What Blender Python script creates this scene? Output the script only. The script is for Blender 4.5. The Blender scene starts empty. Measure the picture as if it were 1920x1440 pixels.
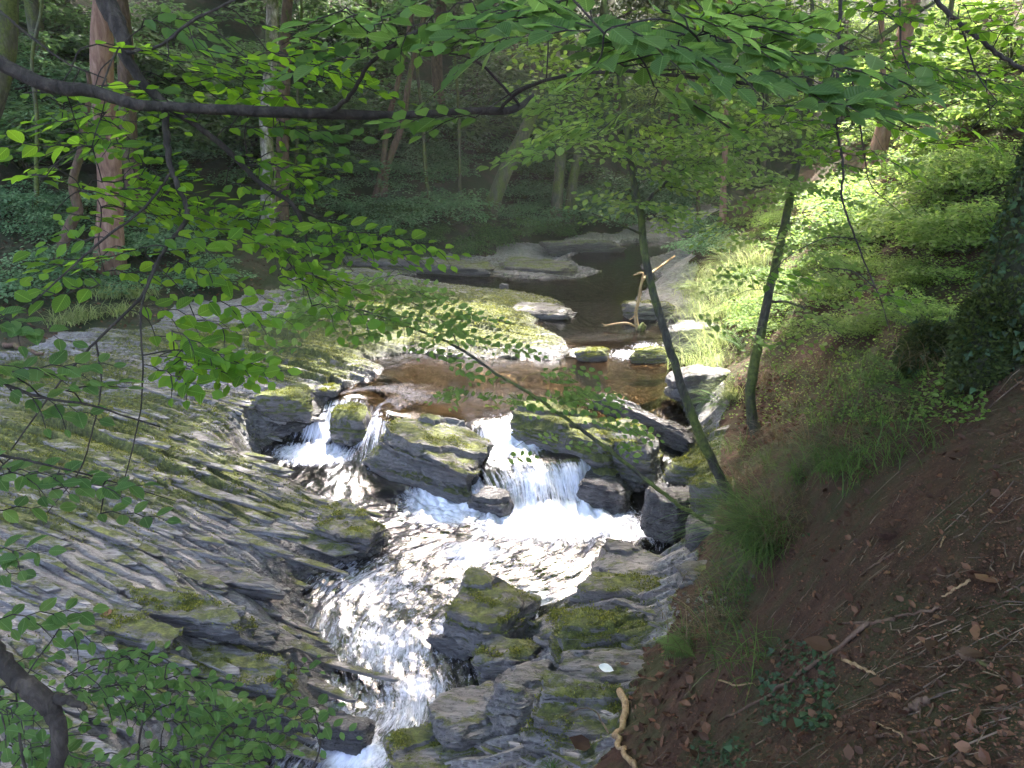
import bpy, math, random
import numpy as np
from mathutils import Vector, Matrix
random.seed(11); RNG = np.random.default_rng(11)
R = math.radians
SC = bpy.context.scene
COL = SC.collection

# ------------------------------------------------------------------ camera, world, sun, exposure
PITCH = R(18.0); CAMZ = 4.6; FPX = 1450.0
cam_d = bpy.data.cameras.new('camera'); cam = bpy.data.objects.new('camera', cam_d); COL.objects.link(cam)
cam.location = (0, 0, CAMZ); cam.rotation_euler = (R(90) - PITCH, 0, 0)
cam_d.sensor_width = 36.0; cam_d.lens = FPX / 1920 * 36; cam_d.clip_start = 0.05; cam_d.clip_end = 600
SC.camera = cam
SUN_EL, SUN_AZ = R(56), R(12)        # azimuth from +Y towards +X
world = bpy.data.worlds.new('World'); SC.world = world; world.use_nodes = True
wn = world.node_tree.nodes; wl = world.node_tree.links
bg = wn['Background']; sky = wn.new('ShaderNodeTexSky'); sky.sky_type = 'NISHITA'; sky.sun_disc = False
sky.sun_elevation = SUN_EL; sky.sun_rotation = SUN_AZ; sky.air_density = 0.9; sky.dust_density = 7.0; sky.ozone_density = 0.6
wl.new(sky.outputs[0], bg.inputs[0]); bg.inputs[1].default_value = 0.15
sun_d = bpy.data.lights.new('sun', 'SUN'); sun = bpy.data.objects.new('sun', sun_d); COL.objects.link(sun)
sun_d.energy = 2.6; sun_d.angle = R(0.6); sun_d.color = (1.0, 0.965, 0.91)
sd = Vector((math.sin(SUN_AZ) * math.cos(SUN_EL), math.cos(SUN_AZ) * math.cos(SUN_EL), math.sin(SUN_EL)))
sun.rotation_euler = sd.to_track_quat('Z', 'Y').to_euler(); sun.location = (0, 20, 40)
SC.view_settings.view_transform = 'Standard'; SC.view_settings.look = 'None'
SC.view_settings.exposure = 3.8; SC.view_settings.gamma = 1.0; SC.view_settings.use_curve_mapping = False
SC.render.engine = 'CYCLES'
SC.cycles.max_bounces = 8; SC.cycles.diffuse_bounces = 3; SC.cycles.glossy_bounces = 3
SC.cycles.transmission_bounces = 5; SC.cycles.transparent_max_bounces = 8
SC.cycles.caustics_reflective = False; SC.cycles.caustics_refractive = False

# ------------------------------------------------------------------ projection helpers (plan points from sight lines)
CP, SP = math.cos(PITCH), math.sin(PITCH)
def ray(px, py):
    a = (px - 960) / FPX; v = (py - 720) / FPX
    return Vector((a, CP - v * SP, -SP - v * CP))
def at(px, py, t):                       # a point t metres deep on that sight line
    return Vector((0, 0, CAMZ)) + ray(px, py) * t
def onz(px, py, z):                      # the point at height z on that sight line
    d = ray(px, py); return Vector((0, 0, CAMZ)) + d * ((z - CAMZ) / d.z)
def to_px(p):                            # numpy (n,3) -> px, py, depth
    p = np.asarray(p, float).reshape(-1, 3); q = p - np.array([0, 0, CAMZ])
    f = q[:, 1] * CP - q[:, 2] * SP; u = q[:, 1] * SP + q[:, 2] * CP
    f = np.where(f < 0.01, 0.01, f)
    return 960 + q[:, 0] / f * FPX, 720 - u / f * FPX, f

# ------------------------------------------------------------------ noise
PERM = np.random.default_rng(5).permutation(256); PERM = np.concatenate([PERM, PERM, PERM])
G3 = np.random.default_rng(6).normal(size=(256, 3)); G3 /= np.linalg.norm(G3, axis=1)[:, None]
def pn(x, y, z=0.0):
    x, y, z = np.broadcast_arrays(np.asarray(x, float), np.asarray(y, float), np.asarray(z, float))
    xi = np.floor(x).astype(int); yi = np.floor(y).astype(int); zi = np.floor(z).astype(int)
    xf, yf, zf = x - xi, y - yi, z - zi
    f = lambda t: t * t * t * (t * (t * 6 - 15) + 10)
    u, v, w = f(xf), f(yf), f(zf)
    def g(a, b, c):
        h = PERM[PERM[PERM[(xi + a) & 255] + ((yi + b) & 255)] + ((zi + c) & 255)]
        G = G3[h]; return G[..., 0] * (xf - a) + G[..., 1] * (yf - b) + G[..., 2] * (zf - c)
    l = lambda a, b, t: a + (b - a) * t
    return 1.6 * l(l(l(g(0,0,0), g(1,0,0), u), l(g(0,1,0), g(1,1,0), u), v), l(l(g(0,0,1), g(1,0,1), u), l(g(0,1,1), g(1,1,1), u), v), w)
def fbm(x, y, z=0.0, o=4):
    s = 0; a = 1.0
    for i in range(o):
        s = s + a * pn(np.asarray(x) * 2**i + 13.7 * i, np.asarray(y) * 2**i - 7.1 * i, np.asarray(z) * 2**i); a *= 0.5
    return s
def sm(a, b, x):
    t = np.clip((x - a) / (b - a), 0, 1); return t * t * (3 - 2 * t)
def h1(i): return np.modf(np.abs(np.sin(np.asarray(i) * 127.1 + 3.3) * 43758.5453))[0]

# ------------------------------------------------------------------ object helpers
def tag(o, label=None, cat=None, group=None, kind=None):
    if label: o['label'] = label
    if cat: o['category'] = cat
    if group: o['group'] = group
    if kind: o['kind'] = kind
    return o
def empty(name, loc, label=None, cat=None, group=None):
    o = bpy.data.objects.new(name, None); COL.objects.link(o); o.location = loc; o.empty_display_size = 0.1
    return tag(o, label, cat, group)
def mesh_np(name, V, F, mat, parent=None, smooth=True, attrs=None, uv=None):
    """V (n,3), F (m,k) array or a list of arrays of equal width"""
    me = bpy.data.meshes.new(name)
    Fs = F if isinstance(F, list) else [F]
    Fs = [np.asarray(f, np.int32) for f in Fs if len(f)]
    V = np.asarray(V, np.float32)
    nl = sum(f.size for f in Fs); nf = sum(len(f) for f in Fs)
    me.vertices.add(len(V)); me.vertices.foreach_set('co', V.ravel())
    me.loops.add(nl); me.polygons.add(nf)
    li = np.concatenate([f.ravel() for f in Fs]); me.loops.foreach_set('vertex_index', li)
    tot = np.concatenate([np.full(len(f), f.shape[1], np.int32) for f in Fs])
    st = np.concatenate([[0], np.cumsum(tot)[:-1]]).astype(np.int32)
    me.polygons.foreach_set('loop_start', st); me.polygons.foreach_set('loop_total', tot)
    me.polygons.foreach_set('use_smooth', np.full(nf, bool(smooth)))
    for k, a in (attrs or {}).items():
        a = np.asarray(a, np.float32)
        dom = 'POINT' if len(a) == len(V) else 'FACE'
        me.attributes.new(k, 'FLOAT', dom).data.foreach_set('value', a)
    if uv is not None:
        ul = me.uv_layers.new(name='UVMap'); ul.data.foreach_set('uv', np.asarray(uv, np.float32)[li].ravel())
    me.update(); me.validate()
    me.materials.append(mat)
    o = bpy.data.objects.new(name, me); COL.objects.link(o)
    if parent is not None: o.parent = parent
    return o
class Acc:                                   # gathers tubes for one mesh
    def __init__(s): s.v = []; s.f = []; s.n = 0
    def tube(s, P, rad, sides=8, knob=0.0):
        P = np.asarray(P, float); n = len(P); rad = np.broadcast_to(np.asarray(rad, float), (n,)).copy()
        T = np.gradient(P, axis=0); T /= np.linalg.norm(T, axis=1)[:, None] + 1e-9
        a = np.array([0, 0, 1.0]) if abs(T[0][2]) < 0.9 else np.array([1.0, 0, 0])
        N = np.zeros_like(P); N[0] = np.cross(T[0], a); N[0] /= np.linalg.norm(N[0])
        for i in range(1, n):
            w = N[i-1] - T[i] * N[i-1].dot(T[i]); N[i] = w / (np.linalg.norm(w) + 1e-9)
        B = np.cross(T, N); th = np.arange(sides) / sides * 2 * np.pi
        r = rad[:, None] * np.ones(sides)
        if knob > 0:
            L = np.concatenate([[0], np.cumsum(np.linalg.norm(np.diff(P, axis=0), axis=1))])
            q = P[0] * 3.1
            r = r * (1 + knob * fbm(L[:, None] * 0.35 / max(rad.mean(), .003) * .3 + q[0], np.cos(th)[None] * .9 + q[1] + 0*L[:, None], np.sin(th)[None] * .9 + 0*L[:, None], 3))
        V = P[:, None] + r[..., None] * (np.cos(th)[None, :, None] * N[:, None] + np.sin(th)[None, :, None] * B[:, None])
        V = V.reshape(-1, 3)
        i = np.arange(n - 1)[:, None] * sides; j = np.arange(sides)[None]; k = (j + 1) % sides
        F = np.stack([i + j, i + k, i + sides + k, i + sides + j], -1).reshape(-1, 4) + s.n
        tip = P[-1] + T[-1] * rad[-1] * .6; tail = P[0] - T[0] * rad[0] * .3
        V = np.vstack([V, tip, tail]); a0 = s.n + (n - 1) * sides
        E = np.array([[a0 + q, a0 + (q + 1) % sides, s.n + n * sides] for q in range(sides)] + [[s.n + (q + 1) % sides, s.n + q, s.n + n * sides + 1] for q in range(sides)])
        s.v.append(V); s.f += [F, E]; s.n += len(V)
    def build(s, name, mat, parent=None, smooth=True):
        if not s.v: return None
        q = [f for f in s.f if f.shape[1] == 4]; t = [f for f in s.f if f.shape[1] == 3]
        V = np.vstack(s.v)
        if parent is not None: V = V - np.array(parent.location)
        return mesh_np(name, V, [np.vstack(q)] + ([np.vstack(t)] if t else []), mat, parent, smooth)
def crom(P, k=6):                             # Catmull-Rom through rows of P (any width)
    P = np.asarray(P, float)
    if len(P) < 3: return np.array([P[0] + (P[-1] - P[0]) * t for t in np.linspace(0, 1, k + 1)])
    Q = np.vstack([2 * P[0] - P[1], P, 2 * P[-1] - P[-2]]); out = []
    for i in range(1, len(Q) - 2):
        for j in range(k):
            t = j / k; a, b, c, d = Q[i-1], Q[i], Q[i+1], Q[i+2]
            out.append(.5 * (2*b + (c - a)*t + (2*a - 5*b + 4*c - d)*t*t + (3*b - a - 3*c + d)*t**3))
    out.append(P[-1]); return np.array(out)

# ------------------------------------------------------------------ materials
def new_mat(name):
    m = bpy.data.materials.new(name); m.use_nodes = True; nt = m.node_tree; nt.nodes.clear()
    return m, nt
class NT:
    def __init__(s, nt): s.nt = nt
    def n(s, t, **k):
        o = s.nt.nodes.new(t)
        for a, b in k.items(): setattr(o, a, b)
        return o
    def l(s, a, b): s.nt.links.new(a, b)
    def coord(s, scale=(1,1,1), rot=(0,0,0), kind='Object'):
        if kind == 'World': c = s.n('ShaderNodeNewGeometry').outputs['Position']
        elif kind == 'UV': c = s.n('ShaderNodeTexCoord').outputs['UV']
        else: c = s.n('ShaderNodeTexCoord').outputs['Object']
        m = s.n('ShaderNodeMapping'); m.inputs['Scale'].default_value = scale; m.inputs['Rotation'].default_value = rot
        s.l(c, m.inputs['Vector']); return m.outputs[0]
    def noise(s, vec, scale, detail=4, rough=.55, dist=0):
        o = s.n('ShaderNodeTexNoise'); o.inputs['Scale'].default_value = scale; o.inputs['Detail'].default_value = detail
        o.inputs['Roughness'].default_value = rough; o.inputs['Distortion'].default_value = dist; s.l(vec, o.inputs['Vector']); return o.outputs['Fac']
    def ramp(s, fac, stops):
        o = s.n('ShaderNodeValToRGB'); e = o.color_ramp.elements
        while len(e) < len(stops): e.new(.5)
        for i, (p, c) in enumerate(stops):
            e[i].position = p; e[i].color = (*c, 1) if isinstance(c, tuple) else (c, c, c, 1)
        s.l(fac, o.inputs[0]); return o.outputs[0]
    def math(s, op, a, b=None, clamp=False):
        o = s.n('ShaderNodeMath', operation=op); o.use_clamp = clamp
        for i, x in enumerate((a, b)):
            if x is None: continue
            if isinstance(x, (int, float)): o.inputs[i].default_value = x
            else: s.l(x, o.inputs[i])
        return o.outputs[0]
    def mix(s, f, a, b):
        o = s.n('ShaderNodeMix', data_type='RGBA')
        for i, x in ((0, f), (6, a), (7, b)):
            if isinstance(x, (int, float)): o.inputs[i].default_value = x
            elif isinstance(x, tuple): o.inputs[i].default_value = (*x, 1)
            else: s.l(x, o.inputs[i])
        return o.outputs[2]
    def attr(s, name): return s.n('ShaderNodeAttribute', attribute_name=name).outputs['Fac']
    def bump(s, h, strength, dist, normal=None):
        o = s.n('ShaderNodeBump'); o.inputs['Strength'].default_value = strength; o.inputs['Distance'].default_value = dist
        s.l(h, o.inputs['Height']);
        if normal is not None: s.l(normal, o.inputs['Normal'])
        return o.outputs[0]
    def pbr(s, col, rough, normal=None, spec=.5):
        o = s.n('ShaderNodeBsdfPrincipled')
        for k, x in (('Base Color', col), ('Roughness', rough), ('Specular IOR Level', spec)):
            if isinstance(x, (int, float)): o.inputs[k].default_value = x
            elif isinstance(x, tuple): o.inputs[k].default_value = (*x, 1)
            else: s.l(x, o.inputs[k])
        if normal is not None: s.l(normal, o.inputs['Normal'])
        return o
    def out(s, sh): o = s.n('ShaderNodeOutputMaterial'); s.l(sh, o.inputs['Surface']); return o

STRIKE = R(-23)
def rock_mat(name, moss_from_attr=False, moss_amt=.5, dark=1.0, tint=(1,1,1), wet_default=0.0):
    m, nt = new_mat(name); s = NT(nt)
    w = s.coord((.5, 5.5, 8), (R(18), R(-6), -STRIKE), 'World'); iso = s.coord((1,1,1), (0,0,0), 'World')
    cw = s.noise(s.coord((.22, 4.2, 5.5), (R(18), R(-6), -STRIKE), 'World'), 4.0, 3, .5, .05)
    crack = s.ramp(s.math('ABSOLUTE', s.math('SUBTRACT', s.math('FRACT', s.math('MULTIPLY', cw, 9)), .5)), [(.0, 0.0), (.09, 1.0)])
    str_ = s.noise(w, 3.2, 8, .7, .08); big = s.noise(iso, 1.7, 4, .6); fine = s.noise(iso, 38, 5, .7)
    def c(r, g, b): return (r*dark*tint[0], g*dark*tint[1], b*dark*tint[2])
    base = s.ramp(str_, [(.3, c(.04,.036,.037)), (.43, c(.14,.13,.133)), (.58, c(.25,.234,.237)), (.78, c(.36,.342,.34))])
    base = s.mix(s.math('MULTIPLY', s.ramp(big, [(.42, 0.0), (.62, 1.0)]), .45), base, c(.17,.135,.125))
    base = s.mix(s.math('MULTIPLY', s.ramp(fine, [(.55, 0.0), (.75, 1.0)]), .35), base, c(.33,.32,.315))
    base = s.mix(crack, c(.018,.016,.018), base)
    geo = s.n('ShaderNodeNewGeometry'); sep = s.n('ShaderNodeSeparateXYZ'); s.l(geo.outputs['Normal'], sep.inputs[0])
    mn = s.noise(s.coord((.7, 3.0, 1.4) if moss_from_attr else (1, 2.2, 1.4), (0,0,-STRIKE), 'World'), 3.4, 6, .68)
    mfine = s.noise(iso, 90, 4, .7)
    if moss_from_attr: ma = s.attr('moss')
    else:
        ma = s.math('ADD', s.math('MULTIPLY', s.math('SUBTRACT', sep.outputs['Z'], .25), .5), moss_amt - .25)
    mval = s.math('ADD', s.math('MULTIPLY', mn, 1.5), s.math('SUBTRACT', ma, 1.12))
    mmask = s.ramp(s.math('ADD', mval, s.math('MULTIPLY', s.math('SUBTRACT', mfine, .5), .25)), [(.06, 0.0), (.22, 1.0)])
    mcol = s.ramp(s.noise(iso, 14, 5, .7), [(.3, (.03,.035,.012)), (.5, (.10,.112,.028)), (.72, (.23,.245,.055))])
    col = s.mix(mmask, base, mcol)
    wet = s.attr('wet')
    if wet_default: wet = s.math('MAXIMUM', wet, wet_default)
    col = s.mix(s.math('MULTIPLY', wet, .72), col, s.mix(1.0, col, (.012,.009,.009)))
    rgh = s.math('SUBTRACT', s.math('ADD', .42, s.math('MULTIPLY', fine, .2)), s.math('MULTIPLY', wet, .38))
    rgh = s.math('ADD', rgh, s.math('MULTIPLY', mmask, .3), True)
    b1 = s.bump(str_, .9, .05); b1 = s.bump(crack, .8, .02, b1); b2 = s.bump(fine, .4, .008, b1)
    b3 = s.bump(s.math('MULTIPLY', mfine, mmask), .9, .03, b2)
    p = s.pbr(col, rgh, b3, .5); s.out(p.outputs[0]); return m
M_rock = rock_mat('slate_shelf', True, .5, 1.12)
M_boulder = rock_mat('mossy_slate', False, .45, .74)
M_bouldergreen = rock_mat('very_mossy_slate', False, .72, .75)
M_dryrock = rock_mat('bare_slate', False, .30, .72)
M_wetrock = rock_mat('wet_slate', False, .02, .75, (1,1,1.05), .75)
M_farrock = rock_mat('far_bank_slate', False, .42, .6, (1.05,.98,.92))
M_slab = rock_mat('slab_slate', False, .42, 1.1)

def ground_mat(name, stops, bump=.6, green=None, gamt=.0):
    m, nt = new_mat(name); s = NT(nt); iso = s.coord(kind='World')
    a = s.noise(iso, 7, 8, .7); b = s.noise(iso, 60, 5, .7)
    col = s.ramp(s.math('ADD', s.math('MULTIPLY', a, .55), s.math('MULTIPLY', b, .45)), stops)
    if green:
        g = s.ramp(s.noise(iso, 1.6, 5, .65), [(.5 - gamt*.2, 0.0), (.62 - gamt*.1, 1.0)]); col = s.mix(s.math('MULTIPLY', g, s.attr('moss')), col, green)
    nb = s.bump(a, bump, .05); nb = s.bump(b, bump, .012, nb)
    p = s.pbr(col, .9, nb, .25); s.out(p.outputs[0]); return m
M_dirt = ground_mat('earth_bank', [(.3, (.018,.0085,.0055)), (.5, (.058,.028,.018)), (.7, (.12,.062,.041))], 1.0, (.04,.045,.016), .25)
M_hill = ground_mat('forest_floor', [(.3, (.02,.016,.010)), (.5, (.05,.038,.026)), (.72, (.10,.07,.045))], .8, (.02,.035,.012), .6)

VEIN = {}
def leaf_mat(name, c0, c1, c2, trans=.5, gloss=.35, veined=False):
    m, nt = new_mat(name); s = NT(nt)
    rnd = s.n('ShaderNodeObjectInfo').outputs['Random']
    f = s.math('FRACT', s.math('ADD', s.attr('tint'), rnd))
    col = s.ramp(f, [(0.0, c0), (.55, c1), (1.0, c2)])
    vein = s.noise(s.coord(kind='World'), 30, 3, .6); col = s.mix(s.math('MULTIPLY', vein, .25), col, tuple(x * .55 for x in c0))
    nb = None
    if veined:
        sp = s.n('ShaderNodeSeparateXYZ'); s.l(s.n('ShaderNodeTexCoord').outputs['Object'], sp.inputs[0]); ax = s.math('ABSOLUTE', sp.outputs[0])
        ph = s.math('SUBTRACT', s.math('MULTIPLY', sp.outputs[1], 9.0), s.math('MULTIPLY', ax, 8.0)); vv = s.math('ABSOLUTE', s.math('SUBTRACT', s.math('FRACT', ph), .5))
        vm = s.ramp(vv, [(.0, 1.0), (.10, 0.0)]); mr = s.ramp(ax, [(.008, 1.0), (.022, 0.0)]); vm = s.math('MAXIMUM', s.math('MULTIPLY', vm, .6), mr)
        col = s.mix(s.math('MULTIPLY', vm, .45), col, tuple(min(1, x*1.5 + .03) for x in c2)); nb = s.bump(vv, .5, .03)
        bl = s.ramp(s.noise(s.coord((1,1,1), kind='World'), 45, 4, .7), [(.66, 0.0), (.74, 1.0)]); col = s.mix(s.math('MULTIPLY', bl, .35), col, (.10,.075,.02))
    p = s.pbr(col, .58, nb, gloss*.6); t = s.n('ShaderNodeBsdfTranslucent')
    tc = s.n('ShaderNodeHueSaturation'); tc.inputs['Hue'].default_value = .475; tc.inputs['Saturation'].default_value = 1.06; tc.inputs['Value'].default_value = 2.7
    s.l(col, tc.inputs['Color']); s.l(tc.outputs[0], t.inputs['Color'])
    mx = s.n('ShaderNodeMixShader'); mx.inputs[0].default_value = trans; s.l(p.outputs[0], mx.inputs[1]); s.l(t.outputs[0], mx.inputs[2])
    s.out(mx.outputs[0])
    if not veined: VEIN[name] = (c0, c1, c2, trans, gloss)
    return m
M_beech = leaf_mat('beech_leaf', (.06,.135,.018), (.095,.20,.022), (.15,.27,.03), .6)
M_beechdark = leaf_mat('beech_leaf_shade', (.05,.105,.028), (.07,.14,.034), (.10,.175,.045), .5)  # darker copy of the beech leaf, with shade put into its colour
M_young = leaf_mat('young_leaf', (.075,.145,.03), (.115,.195,.045), (.165,.245,.07), .5)
M_shrub = leaf_mat('shrub_leaf', (.05,.11,.05), (.09,.18,.085), (.17,.28,.15), .4, .5)
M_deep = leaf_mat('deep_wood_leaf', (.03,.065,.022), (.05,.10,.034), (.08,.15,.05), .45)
M_ivy = leaf_mat('ivy_leaf', (.012,.03,.012), (.02,.05,.018), (.035,.075,.028), .15, .6)
M_grass = leaf_mat('grass_blade', (.035,.075,.02), (.06,.12,.03), (.10,.17,.045), .4)
M_palegrass = leaf_mat('pale_grass_blade', (.12,.17,.06), (.19,.24,.09), (.27,.30,.14), .4)
M_straw = leaf_mat('dry_grass_blade', (.06,.045,.02), (.10,.08,.04), (.20,.16,.09), .25)
M_dead = leaf_mat('fallen_leaf', (.035,.017,.010), (.075,.038,.023), (.17,.088,.052), .15, .3)
M_pale = leaf_mat('pale_leaf', (.75,.76,.74), (.78,.79,.77), (.8,.8,.78), .2)
M_mossclump = leaf_mat('moss_tuft', (.018,.028,.008), (.035,.052,.012), (.07,.09,.02), .2)

def bark_mat(name, c0, c1, c2, sc=(12,12,2.5), moss=0.0, bump=.8):
    m, nt = new_mat(name); s = NT(nt)
    v = s.coord(sc, kind='World'); n1 = s.noise(v, 1.6, 7, .68, .6); n2 = s.noise(s.coord(kind='World'), 26, 4, .6)
    col = s.ramp(n1, [(.3, c0), (.5, c1), (.7, c2)])
    if moss:
        mm = s.ramp(s.noise(s.coord((1,1,.5), kind='World'), 3.5, 6, .7), [(.62 - moss*.35, 0.0), (.7 - moss*.3, 1.0)])
        col = s.mix(mm, col, s.ramp(n2, [(.3, (.035,.05,.012)), (.7, (.12,.14,.035))]))
    b = s.bump(n1, bump, .03); b = s.bump(n2, .4, .008, b)
    p = s.pbr(col, .82, b, .3); s.out(p.outputs[0]); return m
M_barkdark = bark_mat('beech_bark', (.010,.0075,.006), (.026,.020,.016), (.062,.049,.040), (22,22,9))
M_barkmoss = bark_mat('sapling_bark', (.018,.016,.012), (.04,.037,.028), (.085,.08,.06), (16,16,6), .45)
M_pine = bark_mat('pine_bark', (.11,.055,.04), (.23,.13,.098), (.35,.22,.17), (7,7,1.8), 0)
M_birch = bark_mat('pale_patched_bark', (.06,.05,.04), (.2,.17,.14), (.48,.44,.40), (5,5,3), .45)
M_brown = bark_mat('brown_bark', (.045,.025,.018), (.10,.062,.045), (.17,.11,.08), (10,10,3), .25)
M_greybark = bark_mat('grey_green_bark', (.03,.03,.022), (.075,.07,.05), (.14,.13,.09), (9,9,3), .5)
M_dry = bark_mat('bare_wood', (.16,.10,.055), (.30,.20,.11), (.42,.31,.19), (20,20,6), 0)
M_ivytrunk = bark_mat('mossy_trunk', (.010,.010,.006), (.022,.024,.012), (.04,.045,.018), (5,5,3), 0)

def water_mat(name, tintc, foamy):
    m, nt = new_mat(name); s = NT(nt)
    uv = s.coord((1,1,1), kind='UV'); iso = s.coord(kind='World')
    st = s.noise(s.coord((7, 3.2, 1), kind='UV'), 1.3, 9, .72, 2.2)
    st2 = s.noise(s.coord((17, 9, 1), kind='UV'), 1.5, 6, .75, 1.6)
    sl_ = s.attr('steep'); lg = s.noise(s.coord((15, 1.6, 1), kind='UV'), 1.5, 7, .62, .7)
    st = s.math('ADD', s.math('MULTIPLY', st, s.math('SUBTRACT', 1.0, sl_)), s.math('MULTIPLY', lg, sl_))
    foam = s.attr('foam')
    v = s.math('ADD', s.math('MULTIPLY', s.math('ADD', s.math('MULTIPLY', st, .6), s.math('MULTIPLY', st2, .4)), 3.0), s.math('SUBTRACT', s.math('MULTIPLY', foam, 1.42), 1.97))
    fm = s.ramp(v, [(.0, 0.0), (.45, .6), (.95, 1.0)])
    rip = s.noise(s.coord((1, 1, 1), kind='World') if not foamy else s.coord((9, 3.2, 1), kind='UV'), 9 if not foamy else 1.0, 5, .62, .8)
    nb = s.bump(rip, .11 if not foamy else .35, .04); nb = s.bump(st2, .06 if not foamy else .16, .03, nb)
    gl = s.n('ShaderNodeBsdfGlossy'); gl.inputs['Roughness'].default_value = .17 if foamy else .05; gl.inputs['Color'].default_value = (.96,.94,1,1); s.l(nb, gl.inputs['Normal'])  # gloss colour carries a violet sky tint
    tr = s.n('ShaderNodeBsdfTransparent'); tr.inputs[0].default_value = (*tintc, 1)
    fr = s.n('ShaderNodeFresnel'); fr.inputs[0].default_value = 1.33; s.l(nb, fr.inputs['Normal'])
    mx = s.n('ShaderNodeMixShader'); s.l(s.math('ADD', fr.outputs[0], .02 if not foamy else .10, True), mx.inputs[0]); s.l(tr.outputs[0], mx.inputs[1]); s.l(gl.outputs[0], mx.inputs[2])
    fo = s.pbr((.74,.75,.88), .3, nb, .6)  # foam tinted lavender to stand for reflected sky
    m2 = s.n('ShaderNodeMixShader'); s.l(s.math('MULTIPLY', fm, .95), m2.inputs[0]); s.l(mx.outputs[0], m2.inputs[1]); s.l(fo.outputs[0], m2.inputs[2])
    s.out(m2.outputs[0]); return m
M_pool = water_mat('pool_water', (.37,.29,.185), False)
M_rapid = water_mat('rapid_water', (.15,.125,.125), True)

# ------------------------------------------------------------------ terrain and water levels
def rbf(pts, vals, c=.25, lam=1e-3):
    P = np.asarray(pts, float); n = len(P); D = np.sqrt(((P[:, None] - P[None])**2).sum(-1) + c*c)
    A = np.zeros((n+3, n+3)); A[:n, :n] = -D - lam*0; A[:n, :n] -= np.eye(n) * (-lam * n * .05)
    A[:n, n] = 1; A[:n, n+1:] = P; A[n:, :n] = A[:n, n:].T
    w = np.linalg.solve(A, np.concatenate([vals, [0, 0, 0]]))
    def f(x, y):
        x = np.asarray(x, float); y = np.asarray(y, float); sh = x.shape; x = x.ravel(); y = y.ravel(); o = np.zeros(len(x))
        for k in range(0, len(x), 60000):
            a, b = x[k:k+60000], y[k:k+60000]
            d = np.sqrt((a[:, None] - P[None, :, 0])**2 + (b[:, None] - P[None, :, 1])**2 + c*c)
            o[k:k+60000] = -d @ w[:n] + w[n] + w[n+1]*a + w[n+2]*b
        return o.reshape(sh)
    return f
WP = [(650,1440,-.62),(520,1440,-.66),(800,1400,-.5),(700,1300,-.42),(850,1290,-.35),(640,1330,-.45),(750,1180,-.25),(930,1210,-.25),(620,1150,-.15),(650,1100,-.1),
 (850,1080,-.08),(980,1120,-.14),(750,1030,-.02),(1000,1040,0),(1200,1040,0),(1150,980,0),(1240,970,.02),(1215,930,.06),(850,960,.02),(1050,970,0),(950,1000,0),(780,960,.03),
 (720,900,.14),(600,880,.2),(540,850,.25),(650,840,.26),(770,920,.1),(490,860,.22),(560,835,.27),(600,800,.48),(640,758,.74),(700,775,.72),(650,820,.30),(690,800,.5),
 (700,700,.76),(900,700,.76),(1100,700,.76),(1250,700,.76),(1240,750,.76),(1000,755,.76),(850,765,.76),(740,765,.76),(1100,770,.76),(900,760,.76),
 (960,790,.72),(900,800,.72),(940,840,.52),(1040,850,.50),(1090,875,.44),(900,890,.32),(1000,905,.30),(1110,925,.10),(1060,935,.10),(865,928,.06),(980,950,.05),
 (1200,790,.72),(1250,830,.5),(1235,880,.3),(1215,912,.1),(1060,672,.77),(1150,672,.77),(1250,672,.77),(1080,645,.9),(1160,642,.9),(1240,642,.9),
 (1150,600,.92),(1050,590,.92),(1200,560,.93),(1100,545,.94),(1000,540,.95),(850,525,.96),(1150,520,.97),(1150,500,1.0),(1150,480,1.02),(1100,490,1.02),(1250,450,1.02),(480,1700,-.95)]
wxy = [onz(*p) for p in WP]; Wf = rbf([(p.x, p.y) for p in wxy], np.array([p[2] for p in WP]), .12)
POLY = [(350,1700,-.95),(470,1440,-.66),(585,1385,-.55),(640,1345,-.45),(605,1290,-.38),(640,1235,-.3),(575,1175,-.2),(570,1125,-.12),(560,1085,-.08),(630,1062,-.05),(715,1032,-.02),(735,1003,0),(700,975,.03),
 (640,950,.08),(598,925,.12),(540,890,.2),(478,862,.24),(498,838,.27),(545,812,.38),(565,785,.6),(600,765,.72),(628,742,.76),(700,714,.76),(722,692,.76),(690,676,.76),(760,666,.76),(850,674,.76),(930,674,.76),
 (1050,676,.78),(1068,655,.86),(1058,637,.91),(1000,607,.92),(1020,592,.92),(1060,575,.93),(1040,560,.94),(960,546,.95),(900,541,.95),(830,532,.96),(760,520,.96),(800,514,.96),(870,516,.96),(1000,524,.97),(1090,522,.97),
 (1130,508,1.0),(1085,501,1.0),(1068,482,1.02),(1120,465,1.02),(1200,456,1.02),(1300,446,1.02),(1330,456,1.02),(1215,482,1.02),(1200,500,1.0),(1232,522,.97),(1190,560,.94),(1212,590,.92),(1262,617,.9),(1275,642,.9),
 (1330,655,.85),(1315,685,.77),(1285,705,.76),(1268,735,.76),(1290,775,.76),(1285,810,.7),(1270,850,.5),(1245,895,.25),(1216,918,.1),(1212,955,.03),(1240,995,.01),(1285,1045,0),(1200,1062,0),(1130,1050,0),
 (1118,1078,-.02),(1130,1102,-.05),(1070,1108,-.06),(1010,1138,-.12),(975,1180,-.2),(970,1232,-.25),(920,1242,-.28),(905,1292,-.35),(878,1335,-.4),(840,1362,-.45),(775,1402,-.5),(720,1445,-.55),(620,1700,-.95)]
PW = np.array([[onz(*p).x, onz(*p).y] for p in POLY])
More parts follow.
